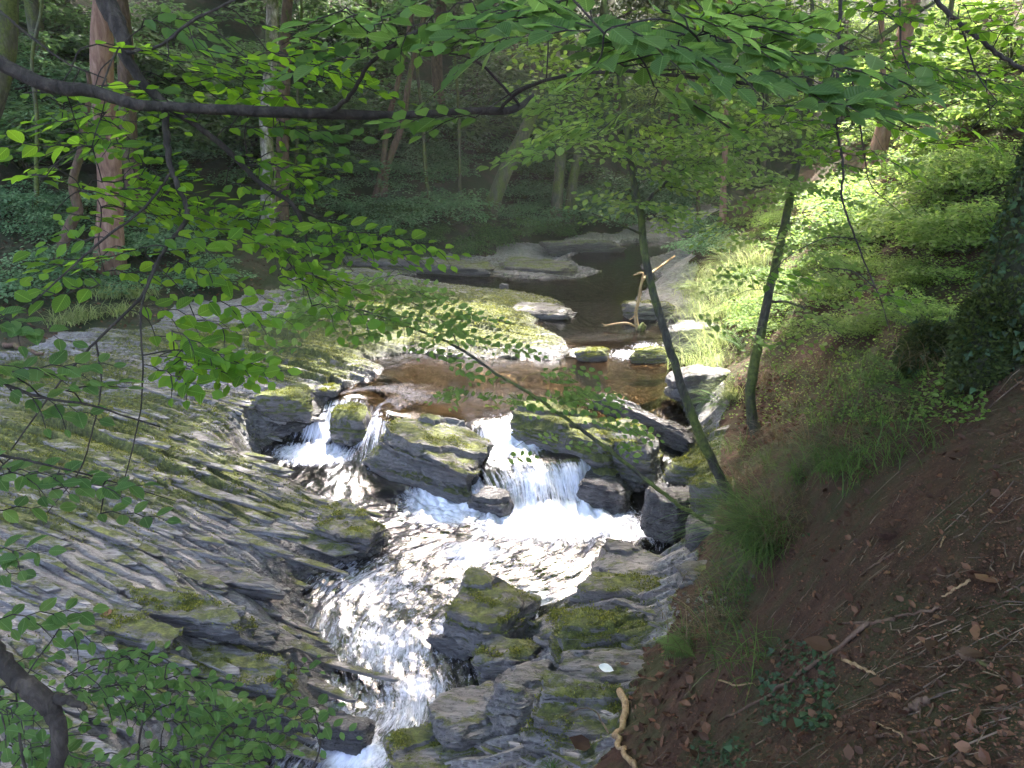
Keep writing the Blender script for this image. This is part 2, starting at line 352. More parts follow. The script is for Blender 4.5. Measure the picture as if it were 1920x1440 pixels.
def sdf(x, y):                                # + inside the water outline
    x = np.asarray(x, float); y = np.asarray(y, float); sh = x.shape; x = x.ravel(); y = y.ravel()
    best = np.full(len(x), 1e9); ins = np.zeros(len(x), bool)
    for i in range(len(PW)):
        a, b = PW[i], PW[(i+1) % len(PW)]; d = b - a
        t = np.clip(((x - a[0])*d[0] + (y - a[1])*d[1]) / (d @ d + 1e-12), 0, 1)
        best = np.minimum(best, np.hypot(x - a[0] - t*d[0], y - a[1] - t*d[1]))
        c = (a[1] > y) != (b[1] > y)
        if abs(d[1]) > 1e-9: ins ^= c & (x < a[0] + (y - a[1]) / d[1] * d[0])
    return np.where(ins, best, -best).reshape(sh)
LP = [(0,1440,.5),(0,1300,.62),(0,1150,.72),(0,1000,.85),(0,880,.95),(0,780,1.0),(0,700,1.08),(150,1380,.35),(300,1400,.1),(300,1280,.25),(300,1150,.42),(300,1000,.55),(300,880,.72),(300,780,.85),(300,700,.95),
 (450,1300,0),(450,1180,.15),(450,1060,.25),(450,960,.4),(450,880,.48),(450,800,.7),(560,1010,.2),(560,1330,-.2),(450,1420,-.25),(500,720,.92),(600,710,.92),(650,690,.88),(450,640,1.02),(600,640,1.0),(250,640,1.1),(120,640,1.15),
 (750,640,.96),(900,640,.98),(1020,650,.95),(850,590,1.12),(970,600,1.05),(700,570,1.15),(1030,575,1.0),(900,555,1.06),(600,570,1.2),(450,580,1.2),(300,600,1.2),(750,500,1.1),(900,495,1.08),(1000,500,1.08),(600,520,1.2),
 (1100,1100,.22),(1200,1085,.3),(1080,1180,.25),(1180,1180,.55),(1000,1260,.05),(1100,1280,.4),(980,1350,.05),(900,1420,-.1),(1060,1400,.35),(1230,1120,.6),(1300,1080,.75),(1330,1000,.85),(1290,900,.65),
 (1310,850,.8),(1330,780,.95),(1330,710,1.0),(1380,660,1.2),(1300,600,1.05),(1290,560,1.1),(1290,500,1.15),(1350,470,1.3)]
lxy = [onz(*p) for p in LP]; lv = [p[2] for p in LP]; lx = [(p.x, p.y) for p in lxy]
for p in [(.9,3.2,1.5),(1.37,3.1,2.3),(2.0,3.65,2.9),(1.3,1.6,3.1),(1.88,2.5,3.2),(2.9,4.3,3.25),(2.5,5.4,2.55),(2.45,6.1,2.0),(1.7,5.1,1.3),(1.3,5.0,.85),(.8,3.95,.9),(0,0,3.0),(3,0,3.2),(5,2,3.4),(0,2,1.8),(-1.2,2,.4),
          (-2,1,-.7),(-3,0,-.9),(-4.2,1.6,.3),(-6,1,.9),(-7,4,1.1),(0,-3,3.2),(2.26,7.2,1.0),(3,8.8,1.15),(3.9,7.3,2.6),(5.3,9.1,3.4),(8.7,15.8,4.9),(4.2,12.1,1.9),(4.6,15.7,2.0),(5.2,20,2.0),(7,24,2.3),(5.6,12,2.9),
          (7,8,4.0),(6,5,3.7),(9,9,5.2),(12,14,7),(12,20,6.5),(14,28,6.5),(16,6,8),(20,15,11),(22,28,12),(10,0,5),(20,0,9),(3.3,6.2,2.75),(4.4,5.9,3.35),(6.8,12,3.9),(3.6,10.3,1.5)]:
    lx.append(p[:2]); lv.append(p[2])
TOE = np.array([(-14,8),(-9.3,13.8),(-6.3,17.8),(-4,22.6),(-1,24.3),(2.6,27.8),(6.5,31),(14,37)]); TN = np.array([-.73,.68])
for q in TOE:
    for d, h in ((0,1.25),(2.0,2.2),(5,4.4),(10,8.4),(18,14),(32,21)): lx.append(tuple(q + TN*d)); lv.append(h)
for q in [(24,40,16),(34,44,22),(30,30,16),(-10,-3,1.5),(-14,3,3),(-20,0,6)]: lx.append(q[:2]); lv.append(q[2])
Lf = rbf(lx, np.array(lv), .4)
# even coarse grids, then bilinear
GX = np.arange(-60, 60.01, .25); GY = np.arange(-12, 90, .25)
LG = Lf(*np.meshgrid(GX, GY))
def bil(G, x, y, x0, y0, st):
    fx = np.clip((x - x0) / st, 0, G.shape[1] - 1.001); fy = np.clip((y - y0) / st, 0, G.shape[0] - 1.001)
    i = fx.astype(int); j = fy.astype(int); a = fx - i; b = fy - j
    return (G[j, i]*(1-a) + G[j, i+1]*a)*(1-b) + (G[j+1, i]*(1-a) + G[j+1, i+1]*a)*b
WGX = np.arange(-9, 16, .06); WGY = np.arange(0, 36, .06); WG = Wf(*np.meshgrid(WGX, WGY)); SG = sdf(*np.meshgrid(WGX, WGY))
def W(x, y): return bil(WG, x, y, -9, 0, .06)
def S(x, y):
    o = bil(SG, x, y, -9, 0, .06); out = (x < -8.9) | (x > 15.8) | (y < .1) | (y > 35.8)
    return np.where(out, -9.0, o)
cs, sn = math.cos(STRIKE), math.sin(STRIKE)
_w = np.abs(RNG.lognormal(-2.45, .65, 1500)); BR = np.concatenate([[-40], -40 + np.cumsum(_w)]); BH = (_w*.58 + .012) * RNG.uniform(.35, 1.35, 1500)
def strata(x, y):
    u = -x*sn + y*cs; v = x*cs + y*sn
    cell = np.floor(v*.9 + 1.1*pn(u*.7, v*.35, 3.3)); jog = (h1(cell) - .5)*.22
    uu = u + .16*fbm(v*.45, u*.6, 1.1, 3) + jog + .03*fbm(v*2.2, u*3, 5, 2)
    i = np.clip(np.searchsorted(BR, uu.ravel()).reshape(uu.shape) - 1, 0, 1499)
    t = (uu - BR[i]) / (BR[np.minimum(i+1, 1499)] - BR[i] + 1e-6)
    reg_ = .38 + .75*sm(-.25, .35, fbm(x*.55, y*.9, 8.8, 2)); reg_ = reg_*(1 - .35*sm(7.6, 6.4, y)*(x < -.8)); amp = (.6 + .6*h1(i + 31*np.floor(v*.5 + 1.3*h1(i*7.7))))*reg_
    dist = np.minimum(uu - BR[i], BR[np.minimum(i+1, 1499)] - uu)
    return BH[i]*(.5 - t)*amp - .045*np.exp(-(dist/.016)**2)*(h1(i*3.3 + np.floor(v*.7)) > .35)
def rockness(x, y):                       # 1 on bare slate, 0 on soil
    px, py, f = to_px(np.stack([x.ravel(), y.ravel(), np.full(x.size, .6)], 1))
    r = np.ones(x.size); xr, yr = x.ravel(), y.ravel()
    # right bank soil line (x beyond it is soil)
    bx = np.interp(yr, [0, 3, 4, 5, 5.6, 7, 8.5, 10, 12, 16, 22, 30], [-1.5, .1, .55, .95, 1.38, 1.85, 2.5, 2.95, 3.4, 3.9, 4.9, 8.2])
    r *= 1 - sm(-.12, .18, xr - bx + .25*pn(xr*1.7, yr*1.7))
    d = (xr[:, None] - TOE[None, :, 0]) * TN[0] + (yr[:, None] - TOE[None, :, 1]) * TN[1]; d = d.max(1)
    r *= 1 - sm(-.3, .7, d + .9*pn(xr*.6, yr*.6) - 1.6*sm(15, 20, yr))
    return r.reshape(x.shape)
MOSS = [(120,700,.42,220,45),(380,640,.4,220,40),(250,760,.4,150,30),(800,500,.3,220,22),(880,600,.5,260,70),(600,640,.42,260,60),(150,820,.55,260,90),(350,900,.35,260,80),(700,560,.4,200,50),(560,690,.4,120,40),(330,1010,.12,300,60),(150,1170,.05,160,60),(1150,1190,.32,120,80),(1010,1130,.25,100,60),
        (980,550,.3,200,40),(1300,900,.5,80,120),(400,770,.3,120,50),(100,960,.35,200,60),(330,1230,.12,200,50),(60,1240,.25,120,60),(1080,1400,.25,160,100),(500,950,.35,140,40)]
def height(x, y, detail=True):
    z = bil(LG, x, y, -60, -12, .25); s = S(x, y); w = W(x, y)
    r = rockness(x, y)
    st = strata(x, y) if detail else 0
    hillf = 1 - r
    n = fbm(x*.9, y*.9, 2.2, 5)
    z = z + st*r*1.0 + hillf*(.10*n + .35*fbm(x*.22, y*.22, 7, 3)*sm(9, 16, y)) + r*.03*n
    if detail: z = z + hillf*.022*fbm(x*7, y*7, 0, 4)
    k = sm(0.0, -.55, s)                       # shore blend
    shore = w + .02 + np.clip(-s, 0, 1)*.35 + (np.maximum(st, -.03)*1.0 + .02*pn(x*3, y*3) if detail else 0)
    z = shore*(1-k) + z*k
    bed = w - .04 - .30*sm(0, .7, s) + (st*.6 if detail else 0)
    return np.where(s > 0, np.minimum(bed, w - .012 - .15*np.clip(s, 0, .3)), z), s, w, r
def gz(x, y):
    return float(height(np.array([float(x)]), np.array([float(y)]))[0][0])
def ongr(px, py, t0=1.5, t1=60):            # where that sight line meets the ground
    d = np.array(ray(px, py)); ts = np.geomspace(t0, t1, 500); P = np.array([0,0,CAMZ]) + ts[:, None]*d
    h = height(P[:, 0], P[:, 1], False)[0]; k = np.argmax(P[:, 2] < h)
    if not (P[:, 2] < h).any(): return Vector(P[-1])
    return Vector((P[k][0], P[k][1], gz(P[k][0], P[k][1])))
def axis(segs):
    o = []
    for a, b, s in segs: o.append(np.arange(a, b - 1e-6, s))
    return np.concatenate(o + [[segs[-1][1]]])
XA = axis([(-58,-20,2.0),(-20,-11,.3),(-11,-7,.042),(-7,3.2,.024),(3.2,6,.05),(6,14,.2),(14,58,2.0)])
YA = axis([(-10,2,.3),(2,3.8,.045),(3.8,9,.017),(9,12.5,.026),(12.5,17,.035),(17,27,.08),(27,40,.3),(40,85,2.0)])
X, Y = np.meshgrid(XA, YA); Z, SD, WZ, RK = height(X, Y)
ppx, ppy, _ = to_px(np.stack([X.ravel(), Y.ravel(), Z.ravel()], 1)); ppx = ppx.reshape(X.shape); ppy = ppy.reshape(X.shape)
moss = np.zeros_like(X)
for (a, b, st, rx, ry) in MOSS:              # moss patches lie where these centres stand on the ground
    moss = np.maximum(moss, st*1.25*np.exp(-((ppx-a)/rx)**2 - ((ppy-b)/ry)**2))
moss = np.where(RK > .5, moss*1.2 + .17, .8)
fz = moss*RK*(fbm(X*7, Y*7, 1, 3)*.5 + fbm(X*22, Y*22, 4, 2)*.35)*.035*(SD < 0)
Z = Z + fz
wet = np.clip(sm(-.45, .02, SD)*.9 + .25*(fbm(X*1.4, Y*2.5, 9, 3) > .38), 0, 1)
wet = np.where(SD > 0, 1.0, wet)*RK
V = np.stack([X.ravel(), Y.ravel(), Z.ravel()], 1); nx, ny = len(XA), len(YA)
ii, jj = np.meshgrid(np.arange(nx-1), np.arange(ny-1)); a = jj*nx + ii
FQ = np.stack([a, a+1, a+nx+1, a+nx], -1).reshape(-1, 4)
cx = X[:-1, :-1].ravel(); cy = Y[:-1, :-1].ravel(); rk = RK[:-1, :-1].ravel(); sd_ = SD[:-1, :-1].ravel()
hd = ((cx[:, None]-TOE[None, :, 0])*TN[0] + (cy[:, None]-TOE[None, :, 1])*TN[1]).max(1)
reg = np.where(rk > .5, np.where(sd_ > .03, 0, np.where((cx > -.2 + (cy-4)*.25) & (cy < 14) & (cx > -1.2), 2, 1)), np.where(hd > -3, 4, 3))
def sub(name, mask, mat, keep=None):
    f = FQ[mask]; u, inv = np.unique(f, return_inverse=True)
    o = mesh_np(name, V[u], inv.reshape(-1, 4), mat, None, True, {'moss': moss.ravel()[u], 'wet': wet.ravel()[u]})
    tag(o, kind='structure'); return o
bed_o = sub('stream_bed', reg == 0, M_rock); shelf_o = sub('rock_shelf', reg == 1, M_rock); ledge_o = sub('rock_ledge', reg == 2, M_rock)
for o_ in (bed_o, shelf_o, ledge_o): o_.data.set_sharp_from_angle(angle=R(32))
bank_o = sub('earth_bank', reg == 3, M_dirt); hill_o = sub('hillside', reg == 4, M_hill)

# ------------------------------------------------------------------ water
FOAM = [(1040,972,1.35,140,36),(840,942,1.3,80,40),(1190,990,.55,70,30),(590,850,1.1,75,22),(960,820,1.0,70,40),(1150,985,.7,80,30),(1190,665,.6,60,14),(1090,662,.6,30,12),(1240,915,1.0,30,16),(880,1035,.5,60,25),(860,1180,.8,40,25),
        (730,1210,.35,80,60),(650,1380,.55,60,50),(760,1340,.3,90,60),(1000,1150,.6,50,40),(700,1100,.25,120,60),(1000,800,.8,60,22),(600,800,.8,50,40),(1010,900,.7,100,40),(1215,650,.5,50,12),(660,1420,.8,60,30),(780,1290,.4,60,30)]
CL = crom([(onz(*p).x, onz(*p).y) for p in [(1100,560,.93),(1130,620,.91),(1120,700,.76),(980,770,.75),(955,840,.5),(990,930,.08),(990,1010,0),(860,1070,-.08),(740,1160,-.22),(710,1260,-.38),(700,1350,-.5),(600,1460,-.66),(480,1700,-.95)]], 6)
def flow_uv(x, y):
    L = np.concatenate([[0], np.cumsum(np.linalg.norm(np.diff(CL, axis=0), axis=1))]); best = np.full(len(x), 1e9); U = np.zeros(len(x)); T = np.zeros(len(x)); wsum = np.zeros(len(x))
    for i in range(len(CL)-1):
        a, b = CL[i], CL[i+1]; d = b-a; l = np.linalg.norm(d); t = ((x-a[0])*d[0] + (y-a[1])*d[1])/l/l; tc = np.clip(t, 0, 1)
        ex = x - a[0] - tc*d[0]; ey = y - a[1] - tc*d[1]; D = np.hypot(ex, ey); cr = (d[0]*(y-a[1]) - d[1]*(x-a[0]))/l
        w = 1/(D**4 + 1e-3); U += w*cr; T += w*(L[i] + tc*l); wsum += w
    return U/wsum, T/wsum
def water_patch(name, x0, x1, y0, y1, st, mat, sel, rip):
    xa = np.arange(x0, x1 + st*.5, st); ya = np.arange(y0, y1 + st*.5, st); x, y = np.meshgrid(xa, ya); w = W(x, y); s = S(x, y)
    U, T = flow_uv(x.ravel(), y.ravel()); U = U.reshape(x.shape); T = T.reshape(x.shape)
    gy, gx = np.gradient(w, st); sl = np.hypot(gx, gy)
    px, py, _ = to_px(np.stack([x.ravel(), y.ravel(), w.ravel()], 1)); px = px.reshape(x.shape); py = py.reshape(x.shape)
    fo = np.clip(sl*.62 - .05, 0, .62)
    for (a, b, q, rx, ry) in FOAM: fo = np.maximum(fo, q*np.exp(-((px-a)/rx)**2 - ((py-b)/ry)**2))
    low = sm(.35, .1, w)                        # the rapids below the falls
    turb = np.clip(low*.30 + fo, 0, 1.0)*rip
    turb = turb*(1 - .7*np.exp(-((px-660)/130)**2 - ((py-900)/45)**2))
    fo = fo + low*.23*sm(960, 1040, py)*(1 - .5*np.exp(-((px-1180)/90)**2 - ((py-1010)/30)**2))  # thin foam over the rapids also paints in the bright sky reflection
    z = w + turb*(.050*fbm(U*3.0, T*2.0, 1, 3) + .042*fbm(U*8, T*3.4, 2, 4)) + .012*np.clip(fo, 0, 1)*pn(x*26, y*26) + .003*fbm(x*5, y*5, 3, 2)
    n = x.size; fa = np.arange((len(ya)-1)*(len(xa)-1)); jj_, ii_ = np.divmod(fa, len(xa)-1); a = jj_*len(xa)+ii_
    F = np.stack([a, a+1, a+len(xa)+1, a+len(xa)], -1); sc = s.ravel()[a]; F = F[(sc > -.10) & sel(x.ravel()[a], y.ravel()[a])]
    u, inv = np.unique(F, return_inverse=True)
    o = mesh_np(name, np.stack([x.ravel(), y.ravel(), z.ravel()], 1)[u], inv.reshape(-1, 4), mat, None, True, {'foam': fo.ravel()[u], 'steep': np.clip(sl.ravel()[u]*1.6 - .15, 0, 1)}, np.stack([U.ravel(), T.ravel()], 1)[u])
    tag(o, kind='structure'); return o
# dividing line between pool and cascade: just above the lip of the rocks
lip = np.array([[onz(*p).x, onz(*p).y] for p in [(440,775,.75),(640,758,.74),(720,782,.74),(860,790,.74),(960,784,.73),(1080,790,.74),(1200,788,.73),(1320,800,.74)]])
def above(x, y): return y >= np.interp(x, lip[:, 0], lip[:, 1])
water_patch('stream_water', -5.5, 3.2, 2.0, 12.0, .018, M_rapid, lambda x, y: ~above(x, y), 1.0)
water_patch('pool_water', -6, 14, 9.4, 35, .05, M_pool, above, .35)

# ------------------------------------------------------------------ boulders
def cube_sphere(n):
    V, F = [], []; k = 0; g = np.linspace(-1, 1, n)
    A, B = np.meshgrid(np.tan(g*np.pi/4), np.tan(g*np.pi/4)); o = np.ones_like(A)
    for fx in ((o,A,B),(-o,B,A),(B,o,A),(A,-o,B),(A,B,o),(B,A,-o)):
        p = np.stack([c.ravel() for c in fx], 1); V.append(p); i, j = np.meshgrid(np.arange(n-1), np.arange(n-1)); a = (j*n+i).ravel() + k
        F.append(np.stack([a, a+1, a+n+1, a+n], 1)); k += n*n
    V = np.vstack(V); V /= np.linalg.norm(V, axis=1)[:, None]; F = np.vstack(F)
    key = np.round(V*1e4).astype(int); _, fi, inv = np.unique(key, axis=0, return_index=True, return_inverse=True)
    return V[fi], inv.ravel()[F]
CSP = {n: cube_sphere(n) for n in (9, 14, 22, 34)}
def boulder(name, px, py, z, L, Wd, H, yaw, mat, label, cat='boulder', n=22, tilt=(0,0), square=.45, layer=.05, sink=.3, seed=0, group=None):
    c = onz(px, py, z); V, F = CSP[n]; V = V.copy(); rs = np.random.default_rng(seed*7 + int(px) + int(py))
    q = rs.uniform(0, 50, 3)
    ax_ = np.vstack([np.eye(3), -np.eye(3)]) + rs.normal(0, .10, (6, 3)); ob = rs.normal(size=(14, 3)); ob /= np.linalg.norm(ob, axis=1)[:, None]
    N_ = np.vstack([ax_/np.linalg.norm(ax_, axis=1)[:, None], ob]); dd = np.concatenate([np.full(6, 1.0), (np.abs(ob).sum(1))*rs.uniform(.66, .95, 14)])
    pw = 22 if square < .58 else (9 if square < .69 else 4)
    m = (np.maximum(V @ N_.T, 0)/dd[None])**pw; V = V/(m.sum(1)**(1/pw))[:, None]*.93
    V = V*(1 + .12*fbm(V[:, 0]*1.5 + q[0], V[:, 1]*1.5 + q[1], V[:, 2]*1.5 + q[2], 4))[:, None]
    P = V*np.array([L, Wd, H])*.5
    w = P[:, 2] + (.34*P[:, 1] - .10*P[:, 0])*(1.0 if H < L*.6 else .7) + .03*fbm(P[:, 0]*2 + q[0], P[:, 1]*2, 0*P[:, 0], 2)
    br = np.cumsum(rs.lognormal(0, .6, 120)*layer*.8) - 3; li = np.searchsorted(br, w); off = (h1(li*3.1 + q[0]) - .5)
    fr = (w - br[np.maximum(li-1, 0)])
    s_ = 1 + off*.15*(.4 + .9*np.abs(fbm(P[:, 0]*1.7/L + q[1], P[:, 1]*1.7/L + li*.37, 0*P[:, 0], 2))) - .05*(fr < layer*.22)
    P[:, 0] *= s_; P[:, 1] *= 1 + (s_ - 1)*1.4
    P[:, 2] += .035*H*np.sign(off)*(V[:, 2] > .2)
    P += .015*np.stack([fbm(P[:, 0]*9+q[i], P[:, 1]*9, P[:, 2]*9, 2) for i in range(3)], 1)
    M = np.array(Matrix.Rotation(R(yaw), 3, 'Z') @ Matrix.Rotation(R(tilt[0]), 3, 'X') @ Matrix.Rotation(R(tilt[1]), 3, 'Y'))
    P = P @ M.T; P[:, 2] += H*(.5 - sink)
    wz = P[:, 2] + c.z
    wt = np.clip(1 - (P[:, 2] - P[:, 2].min())/H*1.5 + .15*fbm(P[:, 0]*5, P[:, 1]*5, 0*P[:, 0], 2), 0, 1)*.9
    o = mesh_np(name, P, F, mat, None, True, {'wet': wt}); o.location = c
    o.data.polygons.foreach_set('use_smooth', np.zeros(len(F), bool)) if n <= 9 else None
    try: o.data.set_sharp_from_angle(angle=R(38))
    except Exception: pass
    tag(o, label, cat, group); return o
BL = [
 ('boulder',812,868,.30,1.62,1.0,.76,-22,M_boulder,'big moss topped layered boulder between the two small waterfalls','boulder',34,(10,13),.5,.075,.35),
 ('boulder',662,812,.40,.75,.6,.72,-15,M_bouldergreen,'rounded mossy rock splitting the small left waterfall','boulder',22,(0,0),.7,.08,.3),
 ('boulder',532,768,.72,.95,.45,.45,-14,M_bouldergreen,'moss covered rock on the shelf beside the left waterfall','boulder',22,(0,0),.5,.05,.3),
 ('boulder',612,742,.78,.42,.3,.22,-14,M_boulder,'small brown-green rock at the pool edge above the left waterfall','boulder',14,(0,0),.6,.05,.3),
 ('rock_ledge_block',1075,850,.38,1.6,.85,.75,-24,M_bouldergreen,'long mossy ledge rock right of the main waterfall under the leaning bough','rock',34,(8,6),.5,.06,.3),
 ('rock_ledge_block',1170,870,.30,1.0,.7,.75,-30,M_boulder,'undercut dark and mossy rock end beside the right-hand trickle','rock',34,(4,4),.5,.06,.3),
 ('boulder',1135,935,.03,.75,.5,.50,-10,M_wetrock,'wet black rock at the right foot of the main waterfall','rock',22,(0,10),.55,.07,.35),
 ('boulder',926,957,.0,.50,.42,.40,-28,M_wetrock,'shiny black rock in the white foam of the main waterfall','rock',22,(10,0),.6,.06,.3),
 ('boulder',880,905,.14,.5,.4,.4,-10,M_wetrock,'dark wet rock below the big mossy boulder','rock',22,(0,0),.6,.06,.4),
 ('boulder',922,1180,-.16,.84,.80,.50,-28,M_boulder,'green streaked rock standing in the middle of the rapids','boulder',34,(14,8),.4,.06,.22),
 ('boulder',850,1215,-.26,.42,.2,.2,-22,M_wetrock,'low dark wet stone downstream of the mid-stream rock','rock',14,(0,0),.6,.05,.35),
 ('boulder',650,1378,-.5,.5,.3,.28,-18,M_wetrock,'black wet rock splitting the lower rapids at the left edge','rock',22,(0,0),.6,.05,.35),
 ('slate_slab',1200,1095,.08,1.05,.6,.42,-16,M_dryrock,'grey flat-topped slate slab at the right edge of the rapids','rock',34,(14,3),.4,.05,.3),
 ('boulder',1252,985,.18,.58,.6,.72,-30,M_wetrock,'black square block by the foam under the leaning bough','rock',22,(0,0),.35,.12,.3),
 ('boulder',1330,1050,.42,.55,.55,.6,-12,M_wetrock,'dark block with mossy rim below the long grass tuft','rock',22,(0,0),.35,.1,.25),
 ('boulder',1285,900,.52,.6,.5,.42,-10,M_bouldergreen,'bright mossy cushion rock left of the leaning sapling foot','boulder',22,(0,0),.7,.1,.3),
 ('boulder',1335,950,.65,.6,.6,.6,0,M_bouldergreen,'moss mound right at the foot of the leaning sapling','boulder',22,(0,0),.8,.1,.3),
 ('boulder',1112,672,.80,.72,.45,.30,0,M_bouldergreen,'small moss dome in the middle of the upper riffle','boulder',22,(0,0),.8,.06,.35),
 ('boulder',1225,672,.80,.95,.5,.32,-8,M_bouldergreen,'low mossy rock at the right end of the upper riffle','boulder',22,(0,0),.7,.06,.35),
 ('slate_slab',1010,590,.93,1.5,.7,.26,-16,M_dryrock,'grey purple slab at the tip of the mossy shelf','rock',22,(6,0),.5,.04,.3),
 ('slate_slab',1205,800,.62,1.5,.35,.34,-34,M_wetrock,'tilted wet slab running down beside the right-hand trickle','rock',22,(0,14),.4,.05,.3),
 ('slate_slab',655,1010,.06,.75,.62,.42,-24,M_boulder,'wedge-shaped mossy slate block jutting into the rapids from the left shelf','rock',34,(8,6),.4,.05,.32),
 ('boulder',1215,590,.96,1.1,.6,.45,-10,M_boulder,'dark rock by the dead branch on the far right bank','rock',22,(0,0),.6,.06,.35),
 ('boulder',1300,640,.95,1.0,.9,.5,10,M_dryrock,'grey rock below the bright grass at the upper pool','rock',22,(0,0),.6,.08,.3),
 ('boulder',1310,740,.85,.9,.7,.55,20,M_dryrock,'pale grey rock under the pool bank behind the leaning sapling','rock',22,(0,0),.5,.08,.3),
 ('boulder',945,543,.98,.24,.2,.2,0,M_dryrock,'single pale stone at the edge of the side channel','stone',14,(0,0),.8,.1,.2),
 ('boulder',720,500,1.1,2.2,1.0,.5,-20,M_farrock,'dark low rock at the left end of the far rock bank','rock',22,(0,0),.5,.06,.4),
 ('boulder',860,508,1.02,2.6,1.0,.45,-16,M_farrock,'long dark rock on the far bank behind the pale stone','rock',22,(4,0),.5,.06,.4),
 ('boulder',1010,508,1.02,2.4,1.0,.42,-20,M_farrock,'dark rock tongue where the side channel leaves the stream','rock',22,(4,0),.5,.06,.4),
 ('boulder',1095,470,1.05,2.6,1.0,.5,10,M_farrock,'dark rock at the left rim of the far pool','rock',22,(0,0),.5,.06,.4),
 ('slate_ledge',1105,1200,.08,.9,.5,.36,-16,M_boulder,'stepped mossy slate ledge just right of the mid-stream rock','rock',34,(10,4),.42,.07,.35),
 ('slate_ledge',1125,1215,.35,.9,.55,.45,-6,M_bouldergreen,'rounded dark mossy hump on the right-hand slate ledges','rock',34,(6,0),.6,.08,.35),
 ('slate_ledge',950,1265,-.28,.6,.42,.5,-16,M_boulder,'mossy corner of slate dipping into the rapids','rock',22,(8,0),.45,.06,.3),
 ('slate_ledge',1015,1330,-.05,1.0,.55,.5,24,M_dryrock,'smooth purple-grey slab between the ledges on the lower right','rock',34,(0,4),.35,.09,.4),
 ('slate_ledge',905,1385,-.3,.9,.55,.5,20,M_dryrock,'flat grey ledge beside the rapids at the lower right','rock',34,(0,4),.35,.08,.35),
 ('slate_ledge',1165,1290,.42,1.0,.5,.4,-10,M_dryrock,'grey layered ledge carrying the white leaf','rock',34,(4,0),.4,.06,.45),
 ('slate_ledge',1130,1395,.32,1.1,.6,.5,-16,M_boulder,'layered slate with dark moss next to the crooked bare stick','rock',34,(10,0),.42,.07,.4),
 ('slate_ledge',840,1440,-.42,.9,.55,.45,18,M_boulder,'dark mossy rock at the bottom edge beside the rapids','rock',34,(4,0),.5,.07,.35),
 ('slate_ledge',1170,1120,.3,.9,.45,.34,-14,M_boulder,'low moss streaked ledge behind the grey slate slab','rock',22,(8,0),.45,.05,.4),
 ('slate_slab',1320,1100,.72,.5,.4,.3,-10,M_dryrock,'grey stone with red leaves below the grass tuft','rock',22,(0,0),.45,.07,.3),
 ('slate_slab',405,1180,.14,1.4,.34,.24,-12,M_dryrock,'long sharp slate wedge pointing right into the rapids','rock',34,(12,3),.35,.05,.4),
 ('slate_slab',430,1095,.2,1.2,.26,.24,-15,M_dryrock,'dark pointed slate wedge above the rapids with a pebble beside it','rock',34,(12,4),.35,.05,.4),
 ('slate_slab',350,1160,.38,1.3,.3,.26,-14,M_boulder,'mossy topped thick slab in the middle of the left shelf','rock',34,(8,2),.35,.06,.35),
 ('slate_slab',250,1190,.45,.9,.3,.2,-18,M_boulder,'green fringed slab lying left of the thick mossy slab','rock',22,(8,2),.4,.05,.35),
 ('slate_slab',430,1265,.08,1.3,.35,.26,-12,M_boulder,'brown mossy ledge low on the left shelf','rock',34,(8,2),.4,.05,.4),
]
for i, b in enumerate(BL): boulder(*b[:10], b[10], b[11], b[12], b[13], b[14], b[15], seed=i)

# loose slate plates on the shelf: parts of the shelf
def plate_mesh(i):
    rs = np.random.default_rng(100+i); n = 9; th = np.sort(rs.uniform(0, 2*np.pi, n)); e = 1
    x = np.cos(th); y = np.sin(th); k = (np.abs(x)**3 + np.abs(y)**3)**(-1/3); x, y = x*k*.5, y*k*.5
    x[x > .2] *= rs.uniform(1, 1.5)
    top = np.stack([x*.93, y*.88, np.full(n, 1.0) + rs.uniform(-.12, .12, n)], 1); mid = np.stack([x, y, np.full(n, .75)], 1); bot = np.stack([x*.96, y*.92, np.full(n, -1.2)], 1)
    V = np.vstack([top, mid, bot, [[0, 0, 1.04]]]); F4 = [];
    for j in range(n):
        q = (j+1) % n; F4 += [[n+j, n+q, q, j], [2*n+j, 2*n+q, n+q, n+j]]
    me = bpy.data.meshes.new('slate_plate'); me.from_pydata(V.tolist(), [], F4 + [[j, (j+1) % n, 3*n] for j in range(n)]); me.materials.append(M_slab); return me
PL = [plate_mesh(i) for i in range(8)]
def place_plates(parent, n, px0, px1, py0, py1, ok, seed, smin=.18, smax=.95):
    rs = np.random.default_rng(seed); c = 0; tries = 0
    while c < n and tries < n*30:
        tries += 1; px, py = rs.uniform(px0, px1), rs.uniform(py0, py1)
        if not ok(px, py): continue
        p = ongr(px, py, 3); s = float(S(np.array([p.x]), np.array([p.y]))[0])
        if s > -.04 or rockness(np.array([p.x]), np.array([p.y]))[0] < .6: continue
        L = smin*(smax/smin)**(rs.random()**1.3); wd = L*rs.uniform(.05, .14) + .02; h = rs.uniform(.010, .026)
        o = bpy.data.objects.new('slate_plate', PL[rs.integers(8)]); COL.objects.link(o); o.parent = parent
        o.location = (p.x, p.y, p.z + rs.uniform(-.02, .012)); o.scale = (L, wd, h)
        o.rotation_euler = (R(rs.normal(7, 5)), R(rs.normal(5, 2.5)), STRIKE + R(rs.normal(0, 4))); c += 1
place_plates(shelf_o, 290, -20, 740, 690, 1440, lambda x, y: True, 1, .25, 1.5)
place_plates(ledge_o, 60, 830, 1290, 1090, 1440, lambda x, y: True, 2, .15, .6)

